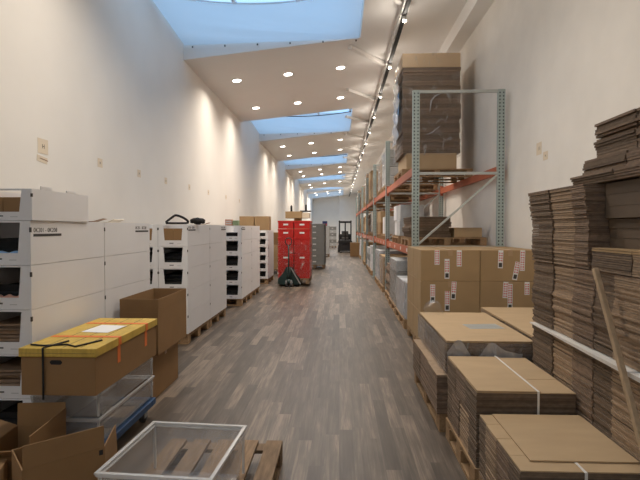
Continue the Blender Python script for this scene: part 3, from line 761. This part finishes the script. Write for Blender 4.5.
bundle('cardboard_bundle', 'upper far bundle with flaring top in the tall wall of cartons', 1.39, 2.20, 2.74, 3.51, 1.319, 1.80, [(.15, 3, .006), (.27, 2, .010), (.31, 1, .0)], sheet=.012, top='edgeC', seed=13, jit=.006, wave=flare, lean=-.01)
bundle('cardboard_bundle', 'ledge bundle of flat cartons above the leaning batten', 1.39, 2.20, 1.62, 2.70, 1.319, 1.435, [(.36, 2, .0), (.36, 2, .004), (.36, 1, 0)], sheet=.012, seed=14, topsheet=(0, 0, 0, 0), top='kraft')
bundle('cardboard_bundle', 'shade-painted bundle set back on the ledge, tied with white strap', 1.49, 2.20, 1.64, 2.72, 1.444, 1.60, [(1, 0, 0)], sheet=.05, top='kraftshade', seed=15, jit=.004, strap=None)  # shade below the upper piles is painted into this board
bundle('cardboard_bundle', 'shade-painted bundle with shut flaps directly above the set back one', 1.47, 2.20, 1.64, 2.72, 1.603, 1.795, [(1, 0, 0), (1, 1, .004), (1, 0, 0)], sheet=.055, top='kraftshade', seed=16, jit=.004)
zb = 1.803
for j, (xa, ya, yb_, h, nm, ln) in enumerate([(1.425, 1.66, 3.02, .055, 'lowest and widest loose pile topping the tall wall of cartons', 0), (1.45, 1.66, 2.93, .085, 'second loose pile from the bottom topping the tall wall', .01),
        (1.47, 1.70, 2.84, .105, 'second loose pile from the top crowning the tall wall', 0), (1.455, 1.70, 2.81, .08, 'highest loose pile of flat cartons crowning the tall wall', .01)]):
    bundle('cardboard_bundle', nm, xa, 2.15, ya, yb_, zb, zb + h, [(1, 1, 0), (1, 3, .006), (1, 1, .0)], sheet=.015, seed=20 + j, top='edgeC', jit=.008, rz=R((0, -1, 1, 0)[j]) * 0)
    zb += h + .004
# straps on the set back bundles
sb = thing('binding_strap', 'white strap hanging down the set back shade-painted bundle', 'strap', (1.462, 2.26, 1.448))
MB().box(-.004, -.001, -.005, .005, 0, .150).box(-.030 + .012, -.015, -.005, .005, .158, .345).build('strap_run', 'strapw', sb)
st = MB(); st.bar((0, 0, 0), (.0, .46, .835), .026, .026)
tag(st.build('wooden_batten', 'stick', None, .004), 'pale wooden batten leaning against the tall wall of flat cartons', 'batten', None, (1.314, 2.06, .507))

# ------------------------------------------------------------------ stickered cartons
pallet(.99, 2.42, 5.87, 7.02, 0, 'wooden pallet under the stickered carton wall', boards_along='x')
def sticker(parent, x, z0, z1, face, tilt=0.0, seed=0, w=.058):
    rnd = random.Random(seed)
    o = MB().box(-w / 2, w / 2, -.0014, 0, 0, z1 - z0).build('sticker', 'paper', parent); o.location = (x, face - .0005, z0); o.rotation_euler = (0, tilt, 0)
    q = MB(); L_ = z1 - z0; z = .012; dark = rnd.random() < .5
    if dark: q.box(-w * .34, w * .34, -.0022, -.0014, L_ * .06, L_ * .06 + w * .9, 1); z = L_ * .06 + w * 1.2
    while z < L_ - .02:
        h = rnd.uniform(.014, .022)
        q.box(-w * .36, -w * .22, -.0022, -.0014, z, z + h); q.box(w * .2, w * .36, -.0022, -.0014, z, z + h); q.box(-w * .3, w * .3, -.0022, -.0014, z + h * .4, z + h * .7); z += h + .010
    q.build('print', ['redpr', 'ink'], o)
CW, CD, CHH = .708, .572, .378
cols_ = [('left', .985 + CW / 2), ('right', .985 + CW * 1.5 + .006)]
for r_, yy in enumerate((5.85 + CD / 2, 5.85 + CD * 1.5 + .006)):
    for s, xx in cols_:
        for i in range(3):
            lab = 'kraft carton, %s tier, %s %s of the stickered carton wall' % (('top', 'middle', 'lowest')[i], ('front', 'rear')[r_], s)
            t = carton(CW, CD, CHH, lab, (xx, yy, PT + (2 - i) * (CHH + .002)), group='stickered carton wall', mat='kraft' if i or r_ else 'kraft', tape_dir='y')
            if r_ == 0 and i < 2:
                fc = -CD / 2
                S = {('left', 0): [(-.16, .20, .376, 0), (-.04, .03, .27, 0), (.105, .18, .376, 0)], ('left', 1): [(-.21, .12, .34, 0), (.035, .16, .376, .06), (-.035, .02, .26, 0)],
                     ('right', 0): [(-.12, .16, .376, .03), (.05, .02, .24, .18), (.14, .13, .376, .02)], ('right', 1): [(-.06, .18, .376, .05), (.0, .03, .35, 0), (.20, .22, .376, 0)]}[(s, i)]
                for k_, (a, b_, c_, tl) in enumerate(S): sticker(t, a, b_, c_, fc, tl, k_ + i * 7 + (s == 'right') * 13)
m = MB(); pts = []
t = thing('film_tangle', 'clump of crumpled film between the wrapped cartons and the carton wall', 'film', (1.0, 5.3, .693))
rnd = random.Random(5); vs = []; nu, nv = 14, 8
for j in range(nv + 1):
    for i in range(nu):
        a = 2 * math.pi * i / nu; b_ = math.pi / 2 * j / nv; r_ = 1 + rnd.uniform(-.12, .12)
        vs.append((.10 * r_ * math.cos(a) * math.cos(b_), .08 * r_ * math.sin(a) * math.cos(b_), .13 * r_ * math.sin(b_)))
fs = [(j * nu + i, j * nu + (i + 1) % nu, (j + 1) * nu + (i + 1) % nu, (j + 1) * nu + i) for j in range(nv) for i in range(nu)]
MB().add(vs, fs, 0, True).build('crumpled_film', 'filmc', t)
t.location = (.93, 4.80, .699)

# ------------------------------------------------------------------ pallet rack
RX0, RX1 = 1.117, 2.345
FY = [7.1 + 4.1 * k for k in range(7)]
rk = thing('pallet_rack', 'long pallet rack of grey uprights and orange beams along the bare wall', 'pallet rack', (0, 0, 0))
RT = 3.56
up = None
def upright_mesh():
    m = MB(); w = .05
    m.box(-w, w, -.004, .004, 0, RT); m.box(-w, -w + .004, .004, .055, 0, RT); m.box(w - .004, w, .004, .055, 0, RT)
    z = .15
    while z < RT - .05:
        for sx in (-.026, .026): m.box(sx - .008, sx + .008, -.0052, -.0038, z, z + .022, 1)
        z += .05
    m.box(-.07, .07, -.03, .08, 0, .006)
    return m
for k, y in enumerate(FY):
    for x in (RX0, RX1):
        if up is None: up = upright_mesh().build('upright', ['post', 'darkmetal'], rk); o = up
        else: o = up.copy(); COL.objects.link(o)
        o.location = (x, y, 0)
    m = MB()
    for z in (RT - .02, 2.35, 1.27, .30): m.box(RX0 + .045, RX1 - .045, y + .012, y + .042, z - .02, z + .02)
    m.build('strut', 'rail', rk)
    m = MB(); m.bar((RX0 + .02, y + .027, 1.29), (RX1 - .03, y + .027, 2.34), .028, .028); m.build('diagonal', 'rail', rk)
for k in range(len(FY) - 1):
    for z in (1.13, 2.34):
        for x, s in ((RX0, -1), (RX1, 1)):
            m = MB(); y0, y1 = FY[k] + .062, FY[k + 1] - .006
            m.box(x - .022, x + .022, y0, y1, z, z + .12); m.box(x - .028, x + .028, y0, y0 + .05, z - .05, z + .17); m.box(x - .028, x + .028, y1 - .05, y1, z - .05, z + .17)
            if s < 0:
                q = MB()
            b_ = m.build('beam', 'beam', rk)
            if s < 0 and z < 2:
                for yy in (y0 + .7, y0 + 1.5, y0 + 2.4, y0 + 3.3): MB().box(x - .0235, x - .0222, yy - .05, yy + .05, z + .03, z + .09).build('location_tag', 'paper', b_)
Z1, Z2 = 1.252, 2.462      # tops of the beams

def load(x0, x1, y0, y1, z, h, label, style, seed=0, pl=None, group='loads in the pallet rack'):
    """a wrapped or strapped pallet load that moves as one"""
    if pl: pallet(RX0 - .0, RX1 + .02, y0 - .03, y1 + .03, z, pl, 'wood', boards_along='x'); z += PT
    rnd = random.Random(seed); cx, cy = (x0 + x1) / 2, (y0 + y1) / 2
    t = thing('pallet_load', label, 'pallet load', (cx, cy, z), 0, group)
    a, b = (x1 - x0) / 2, (y1 - y0) / 2
    if style == 'tower':
        MB().box(-a + .08, a - .06, -b, b, 0, .28).build('bottom_carton', 'kraftl', t, .006)
        MB().box(-a, a, -b + .01, b, h - .25, h).build('top_carton', 'kraftt', t, .006)
        z_ = .283; k = 0
        while z_ < h - .28:
            hh = min(rnd.uniform(.05, .12), h - .252 - z_)
            m = MB(); j1, j2 = rnd.uniform(-.012, .012), rnd.uniform(-.012, .012); nn = max(1, int(hh / .03))
            for q in range(nn): m.box(-a + .01 + j1, a + j2, -b + rnd.uniform(.004, .02), b, hh * q / nn + .001, hh * (q + 1) / nn)
            o = m.build('flat_carton_bundle', ('edgeA', 'edgeC')[k % 2], t); o.location = (0, 0, z_); z_ += hh + .001; k += 1
        film_shell(t, -a - .012, a + .012, -b - .012, b + .012, .24, h - .0, 'filmc', .02, seed)
        m = MB(); vs = []; n = 14
        for i in range(n + 1):
            zz = h - .30 - 1.25 * i / n
            for q in range(5): vs.append((-a - .03 - .05 * math.sin(q * .9 + i) ** 2 - .02 * (i / n), -b + .10 + .18 * q + .05 * math.sin(i * .8), zz))
        m.add(vs, [(i * 5 + q, i * 5 + q + 1, i * 5 + 5 + q + 1, i * 5 + 5 + q) for i in range(n) for q in range(4)], 0, True)
        m.build('loose_film', 'filmm', t)
        ff = MB(); ff.tube([(a * .42, -b - .03, h - .70), (a * .1, -b - .035, h - .78), (-a * .02, -b - .035, h - .86), (-a * .06, -b - .03, h - 1.05)], [.004, .014, .016, .006], 6)
        ff.tube([(a * .3, -b - .03, h - 1.30), (a * .02, -b - .035, h - 1.42), (-a * .2, -b - .03, h - 1.46)], [.004, .012, .004], 6); ff.build('film_fold', 'filmm', t)
        MB().box(-a - .040, -a - .036, -b + .18, -b + .62, 1.02, 1.42).build('blue_patch', 'paleblue', t)  # flat pale blue patch at the stack's left side
    elif style in ('cartons', 'cartons_wrapped'):
        nz = max(1, int(round(h / .36))); ny = max(1, int(round(2 * b / .42))); nx = max(1, int(round(2 * a / .55)))
        for k in range(nz):
            for j in range(ny):
                for i in range(nx):
                    m = MB().box(-a + 2 * a * i / nx + .004, -a + 2 * a * (i + 1) / nx - .004, -b + 2 * b * j / ny + .004, -b + 2 * b * (j + 1) / ny - .004, h * k / nz + .001, h * (k + 1) / nz - .002)
                    m.build('carton', rnd.choice(['kraft', 'kraftor', 'kraft', 'kraftl']), t, .005, 1)
        if style == 'cartons_wrapped': film_shell(t, -a - .008, a + .008, -b - .008, b + .008, 0, h + .005, 'film', .014, seed)
    elif style in ('white', 'whitewrap'):
        nz = max(1, int(round(h / .30))); ny = max(1, int(round(2 * b / .40)))
        for k in range(nz):
            for j in range(ny):
                sh = rnd.uniform(0, .03)
                m = MB().box(-a + sh, a, -b + 2 * b * j / ny + .004, -b + 2 * b * (j + 1) / ny - .004, h * k / nz + .001, h * (k + 1) / nz - .003)
                m.build('white_carton', rnd.choice(['white', 'white', 'greyl']), t, .006, 1)
        if style == 'whitewrap': film_shell(t, -a - .006, a + .006, -b - .01, b + .01, 0, h, 'filmm', .016, seed)
    elif style == 'flats':
        z_ = 0; k = 0
        while z_ < h - .02:
            hh = min(rnd.uniform(.05, .11), h - z_); m = MB(); nn = max(2, int(hh / .012)); s_ = rnd.uniform(-.03, .03)
            for q in range(nn): m.box(-a + s_ + rnd.uniform(-.01, .01), a + s_, -b + rnd.uniform(-.01, .02), b, hh * q / nn + .0006, hh * (q + 1) / nn - .0004)
            o = m.build('flat_carton_bundle', ('edgeA', 'edgeA', 'edgeC')[k % 3], t); o.location = (0, 0, z_ + .0005); z_ += hh; k += 1
    elif style in ('grey', 'greywrap'):
        nz = max(1, int(round(h / .22)))
        for k in range(nz): MB().box(-a, a, -b, b, h * k / nz + .001, h * (k + 1) / nz - .008).build('crate', ('grey', 'greyl')[int(rnd.random() * 2)] , t, .01, 1)
        if style == 'greywrap': film_shell(t, -a - .008, a + .008, -b - .008, b + .008, 0, h, 'film', .014, seed)
    return t
# top tier
load(1.12, 2.15, 8.7, 9.9, Z2, 2.06, 'towering film wrapped stack of flat cartons on the upper rack level', 'tower', 1, 'pallet under the towering wrapped stack on the upper rack level')
load(1.13, 2.25, 11.75, 12.85, Z2, .86, 'grey film wrapped load behind the second upright on the upper level', 'greywrap', 2, 'upper level pallet just behind the second rack upright')
load(1.14, 2.2, 13.2, 14.3, Z2, .70, 'film wrapped cartons, upper level, ahead of the third rack upright', 'cartons_wrapped', 3, 'upper level pallet ahead of the third rack upright')
load(1.12, 2.2, 15.9, 17.0, Z2, .80, 'brown carton block just beyond the third upright on the upper level', 'cartons', 4, 'upper level pallet just beyond the third rack upright')
load(1.12, 2.2, 17.4, 18.6, Z2, 1.02, 'tall brown carton block ahead of the fourth upright, upper level', 'cartons', 5, 'upper level pallet ahead of the fourth rack upright')
load(1.12, 2.2, 20.0, 21.2, Z2, 1.20, 'tall carton load beyond the fourth upright on the upper level', 'cartons_wrapped', 6, 'upper level pallet beyond the fourth rack upright')
load(1.12, 2.2, 24.2, 25.4, Z2, 1.05, 'carton load beyond the fifth upright on the upper level', 'cartons', 7, 'upper level pallet beyond the fifth rack upright')
load(1.12, 2.2, 28.4, 30.0, Z2, 1.15, 'carton load in the last bay of the upper rack level', 'cartons_wrapped', 8, 'upper level pallet in the last rack bay')
# middle tier
load(1.16, 1.80, 7.85, 8.75, Z1, .335, 'dark flat carton pile on the middle level of the nearest bay', 'flats', 11, 'middle level pallet in the nearest bay, under dark flat cartons')
load(1.86, 2.32, 7.9, 8.7, Z1 + PT, .16, 'low pair of cartons right of the dark flat carton pile', 'cartons', 12)
load(1.14, 1.60, 9.2, 10.2, Z1, .60, 'white cartons behind the dark flat carton pile, middle level', 'white', 13, 'middle level pallet under the white cartons of the nearest bay')
load(1.13, 2.2, 11.8, 12.9, Z1, .44, 'white cartons just beyond the second upright, middle level', 'white', 14, 'middle level pallet just beyond the second rack upright')
load(1.13, 2.2, 13.3, 14.5, Z1, .62, 'brown cartons ahead of the third upright, middle level', 'cartons', 15, 'middle level pallet ahead of the third rack upright')
load(1.13, 2.2, 16.0, 17.2, Z1, .70, 'brown cartons beyond the third upright, middle level', 'cartons_wrapped', 16, 'middle level pallet beyond the third rack upright')
load(1.13, 2.2, 18.0, 19.0, Z1, .66, 'dark flat cartons ahead of the fourth upright, middle level', 'flats', 17, 'middle level pallet ahead of the fourth rack upright')
load(1.13, 2.2, 20.4, 21.8, Z1, .7, 'brown cartons beyond the fourth upright, middle level', 'cartons', 18, 'middle level pallet beyond the fourth rack upright')
load(1.13, 2.2, 24.6, 26.0, Z1, .7, 'brown cartons beyond the fifth upright, middle level', 'cartons', 19, 'middle level pallet beyond the fifth rack upright')
load(1.13, 2.2, 28.6, 30.2, Z1, .7, 'brown cartons in the last bay, middle level', 'cartons', 20, 'middle level pallet in the last rack bay')
# floor level
def floor_load(y0, y1, h, label, style, seed, pl, x0=1.10):
    pallet(x0 - .03, 2.26, y0 - .02, y1 + .02, 0, pl, 'wood'); return load(x0, 2.2, y0, y1, PT, h, label, style, seed, group='loads on the floor under the rack')
floor_load(7.4, 8.55, .56, 'film wrapped white load on the floor beside the stickered carton wall', 'whitewrap', 31, 'floor pallet of the wrapped white load under the nearest bay', 1.02)
floor_load(8.7, 9.8, .82, 'film wrapped grey boxes on the floor, second load under the rack', 'greywrap', 32, 'floor pallet of the second load under the rack', 1.03)
floor_load(9.95, 10.95, .62, 'dark flat cartons on the floor ahead of the second rack upright', 'flats', 33, 'floor pallet ahead of the second rack upright', 1.06)
floor_load(11.6, 12.7, .72, 'brown cartons on the floor just beyond the second rack upright', 'cartons_wrapped', 34, 'floor pallet just beyond the second rack upright', 1.06)
floor_load(12.9, 14.1, .80, 'white wrapped cartons on the floor ahead of the third rack upright', 'whitewrap', 35, 'floor pallet ahead of the third rack upright', 1.06)
floor_load(15.8, 17.0, .8, 'white cartons on the floor beyond the third rack upright', 'white', 36, 'floor pallet beyond the third rack upright', 1.05)
floor_load(17.3, 18.6, .7, 'grey crates on the floor ahead of the fourth rack upright', 'grey', 37, 'floor pallet ahead of the fourth rack upright', 1.06)
floor_load(20.0, 21.4, .8, 'brown cartons on the floor beyond the fourth rack upright', 'cartons', 38, 'floor pallet beyond the fourth rack upright', 1.06)
floor_load(24.0, 25.6, .8, 'white cartons on the floor beyond the fifth rack upright', 'white', 39, 'floor pallet beyond the fifth rack upright', 1.06)
floor_load(28.0, 29.8, .8, 'brown cartons on the floor in the last rack bay', 'cartons', 40, 'floor pallet in the last rack bay', 1.06)

# ------------------------------------------------------------------ red crates with a pallet jack
RXa, RYa = -1.60, 12.75
pallet(-1.64, -.80, RYa - .02, RYa + 1.06, .06, 'raised wooden pallet under the red crates', 'woodd')
def crate(w, d, h, mat, label, name='plastic_crate'):
    t = thing(name, label, 'crate'); a, b = w / 2, d / 2; k = .006; e = .012; m = MB()
    m.box(-a + e, a - e, -b + e, b - e, 0, k)
    for (x0, x1, y0, y1) in ((-a + e, a - e, -b + e, -b + e + k), (-a + e, a - e, b - e - k, b - e), (-a + e, -a + e + k, -b + e, b - e), (a - e - k, a - e, -b + e, b - e)): m.box(x0, x1, y0, y1, k, h - .03)
    m.build('shell', mat, t)
    r_ = MB()
    for (x0, x1, y0, y1) in ((-a, a, -b, -b + .022), (-a, a, b - .022, b), (-a, -a + .022, -b + .022, b - .022), (a - .022, a, -b + .022, b - .022)): r_.box(x0, x1, y0, y1, h - .045, h)
    for x in (-a * .9, -a * .33, a * .33, a * .9): r_.box(x - .01, x + .01, -b + .002, -b + .012, .0, h - .045)
    r_.build('rim', mat, t)
    MB().box(-.065, .065, -b + .001, -b + .0125, h * .42, h * .62).build('label_holder', 'paper', t)
    return t
rc = None; RH = .212
for i in range(7):
    for cx in range(2):
        for d in range(2):
            if cx == 0 and d == 1: continue
            lab = 'red crate, %s, %s of the stack on the pallet jack' % (ORD[i], ('front left', 'front right', '', 'rear right')[cx + 2 * d])
            if rc is None: rc = crate(.43, .50, RH, 'red', lab); o = rc
            else: o = dup(rc, label=lab)
            o['group'] = 'red crates on the pallet jack'
            o.location = (-1.435 + cx * .435, RYa + .27 + d * .505, .06 + PT + (6 - i) * (RH + .009))
            if i not in (0, 1, 4) or d == 1:
                for ch in list(o.children):
                    if ch.name.startswith('label_holder') and not (i == 0 and d == 0):
                        bpy.data.objects.remove(ch)
wl = MB(); 
sf = thing('stretch_film_wrap', 'clear stretch film wound round the red crates', 'film', (-1.2175, RYa + .52, .06 + PT))
film_shell(sf, -.445, .445, -.54, .54, .02, 1.0, 'filmc', .004, 9)
pj = thing('pallet_jack', 'dark green hand pallet jack with its handle upright before the red crates', 'pallet jack', (-1.33, RYa - .10, 0))
m = MB()
for x in (-.27, .11): m.box(x, x + .16, .02, 1.10, .035, .058)
m.build('fork', 'jack', pj)
m = MB(); m.prism([(-.30, .06), (.30, .06), (.30, .20), (.16, .36), (.08, .52), (-.08, .52), (-.16, .36), (-.30, .20)], 'y', -.03, .03)
m.build('lift_head', 'jack', pj, .01)
m = MB(); m.cyl((0, -.07, .34), .05, .36, 'z', 16); m.cyl((0, -.07, .14), .07, .12, 'z', 16); m.build('pump', 'jack', pj)
for x in (-.065, .065): MB().cyl((x, -.10, .088), .088, .05, 'x', 20).cyl((x + .026 * (1 if x > 0 else -1), -.10, .088), .04, .01, 'x', 14, 1).build('steer_wheel', ['rubber', 'chrome'], pj)
for x in (-.19, .19): MB().cyl((x, 1.0, .029), .027, .08, 'x', 14).build('load_roller', 'rubber', pj)
h = MB(); h.tube([(0, -.10, .30), (0, -.13, .70), (0, -.16, 1.10)], .018, 8)
hd = h.build('handle', 'jack', pj)
h = MB(); h.tube([(0, -.16, 1.08), (-.07, -.165, 1.14), (-.085, -.17, 1.22), (-.05, -.175, 1.28), (0, -.175, 1.29), (.05, -.175, 1.28), (.085, -.17, 1.22), (.07, -.165, 1.14), (0, -.16, 1.08)], .014, 8); h.build('grip_loop', 'jack', hd)
MB().bar((.05, -.05, .5), (.30, -.04, .07), .02, .03).build('link_bar', 'chrome', pj)

# ------------------------------------------------------------------ stacks farther down the aisle
def crate_stack(cx, cy, w, d, tiers, h, mats, lab, grp, plab, cat='crate'):
    pallet(cx - w / 2, cx + w / 2, cy - d / 2, cy + d / 2, 0, plab, 'woodd')
    c0 = {}
    for i in range(tiers):
        mt = mats[i % len(mats)]
        l = lab % ORD[min(i, 6)] if i < tiers - 1 else lab % ORD[7]
        if mt not in c0: o = crate(w, d, h, mt, l); c0[mt] = o
        else: o = dup(c0[mt], label=l)
        o['group'] = grp; o.location = (cx, cy, PT + (tiers - 1 - i) * (h + .002))
crate_stack(-.96, 18.9, .80, 1.15, 7, .222, ['grey'], 'grey crate, %s, in the stack right behind the red crates', 'grey crates behind the red ones', 'pallet under the grey crates behind the red ones')
zt5 = PT + 7 * .224
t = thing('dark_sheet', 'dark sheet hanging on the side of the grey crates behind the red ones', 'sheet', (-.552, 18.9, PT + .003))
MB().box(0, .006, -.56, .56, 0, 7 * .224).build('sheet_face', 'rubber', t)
crate_stack(-.80, 26.5, .50, 1.1, 7, .215, ['greyl'], 'light grey crate, %s, in the slim stack left of the forklift', 'light grey crates', 'pallet under the slim light grey crate stack')
carton(.26, .40, .26, 'navy and red carton on the slim light grey crates', (-.80, 26.3, PT + 7 * .217 + .001), mat='navy', name='carton')
MB().box(-.10, .10, -.2012, -.2, .02, .12).build('red_panel', 'redpr', COL.objects[-1] if False else [o for o in COL.objects if o.get('label', '').startswith('navy and red')][0])
crate_stack(-.55, 38.0, .62, 1.1, 6, .25, ['grey', 'greyl'], 'far grey crate, %s, in the stack behind the forklift', 'far grey crates', 'pallet under the far grey crate stack')
# cartons and black rods on a stack beyond the red crates
pallet(-1.72, -1.02, 15.3, 16.4, 0, 'wooden pallet hidden behind the red crates', 'woodd')
load(-1.70, -1.04, 15.35, 16.35, PT, 1.52, 'tall load behind the red crates carrying a flat carton pile', 'cartons', 51, group='loads by the aisle')
m = MB()
tp = thing('carton_pile', 'low flat carton pile high above the red crates', 'carton', (-1.36, 15.85, PT + 1.522))
MB().box(-.12, .10, -.2, .2, 0, .20).build('support_carton', 'kraftor', tp, .004)
MB().box(-.40, .14, -.3, .3, .201, .42).build('flat_carton', 'kraft', tp, .004)
MB().box(.145, .38, -.28, .25, .201, .38).build('torn_carton', 'oldpaper', tp, .01)
MB().box(.08, .42, -.30, .2, .421, .45).build('black_plank', 'black', tp)
for x, nm in ((-.22, 'black tube standing at one end of the flat carton pile'), (.26, 'black tube standing on the black plank above the flat cartons')):
    o = MB().cyl((0, 0, .09), .035, .18, 'z', 14).cyl((0, 0, .19), .022, .03, 'z', 12).build('black_tube', 'black')
    tag(o, nm, 'tube', None, (-1.36 + x, 15.75, PT + 1.522 + (.422 if x < 0 else .452)))
load(-2.78, -2.05, 16.2, 17.3, PT, 1.25, 'pale carton load between the small white bins and the red crates', 'cartons', 52, 'x' and None, group='loads by the aisle')
pallet(-2.80, -2.03, 16.18, 17.32, 0, 'wooden pallet under the pale load behind the small bins', 'woodd')

# forklift
fk = thing('forklift', 'black forklift parked at the end of the aisle facing the camera', 'forklift', (.36, 30.2, 0))
MB().box(-.42, .42, .45, 1.9, .12, .80).box(-.42, .42, 1.55, 2.0, .8, 1.15).build('chassis', 'truck', fk, .05)
m = MB()
for x in (-.40, .32): m.box(x, x + .08, .05, .20, .05, 2.02)
m.build('mast_rail', 'truck', fk)
MB().box(-.40, .40, .08, .18, 1.86, 1.98).box(-.40, .40, .08, .18, 1.0, 1.08).box(-.04, .04, .08, .18, .3, 1.95).build('mast_crossbar', 'truck', fk)
MB().box(-.44, .44, -.02, .04, .10, .50).box(-.44, .44, -.02, .04, .58, .74).build('carriage', 'truck', fk)
for x in (-.34, .22): MB().box(x, x + .12, -1.05, -.02, .045, .085).build('fork_tine', 'truck', fk)
m = MB()
for x in (-.38, .38):
    for y in (.55, 1.7): m.box(x - .025, x + .025, y - .025, y + .025, .8, 1.95)
m.box(-.42, .42, .5, 1.75, 1.95, 1.99); m.build('overhead_guard', 'truck', fk)
MB().box(-.22, .22, 1.0, 1.4, .8, .95).box(-.22, .22, 1.36, 1.46, .95, 1.35).build('seat', 'rubber', fk, .03)
for x in (-.40, .40):
    for y in (.5, 1.65): MB().cyl((x, y, .2), .2, .14, 'x', 20).build('wheel', 'rubber', fk)
carton(.55, .6, .75, 'brown carton standing between the forklift and the rack', (.98 - .12, 26.3, .001), mat='kraftor')

# ------------------------------------------------------------------ papers on the walls
def wall_paper(x, y, z, face, w, h, label, txt, extra=False):
    t = thing('wall_label', label, 'wall label', (x, y, z), 0, 'paper labels on the walls')
    s = 1 if face > 0 else -1
    MB().box(*sorted((0, s * .0015)), -w / 2, w / 2, 0, h).build('paper', 'oldpaper', t)
    text_mesh(txt, h * .42, 'ink', 'lettering', t, (s * .002, (-1 if s > 0 else 1) * h * .12, h * .36), (R(90), 0, R(90) * s))
    if extra:
        o = MB().box(0, .0015, -w * .55, w * .45, 0, h * .42).build('lower_paper', 'oldpaper', t); o.location = (0.0, -.01, -h * .60); o.rotation_euler = (R(-6), 0, 0)
        o2 = MB().box(.0016, .0022, -w * .3, w * .5, h * .2, h * .27).build('pencil_line', 'leather', o)
WY = [4.76, 5.92, 7.09, 8.2, 9.5, 10.9, 12.6, 14.3]
names = ['nearest and largest', 'second nearest', 'third nearest', 'fourth nearest', 'fifth nearest', 'sixth nearest', 'seventh nearest', 'farthest']
for i, y in enumerate(WY):
    wall_paper(XL + .001, y, 2.30 if i == 0 else 2.31, 1, .17 if i == 0 else .12, .15 if i == 0 else .11, '%s aged paper label on the long white wall' % names[i], 'H', i == 0)
wall_paper(XR - .001, 6.03, 2.45, -1, .15, .15, 'aged paper label on the wall beside the rack, upper of two', '11')
wall_paper(XR - .001, 5.84, 2.36, -1, .13, .10, 'aged paper label low beside the other near the rack', 'H')
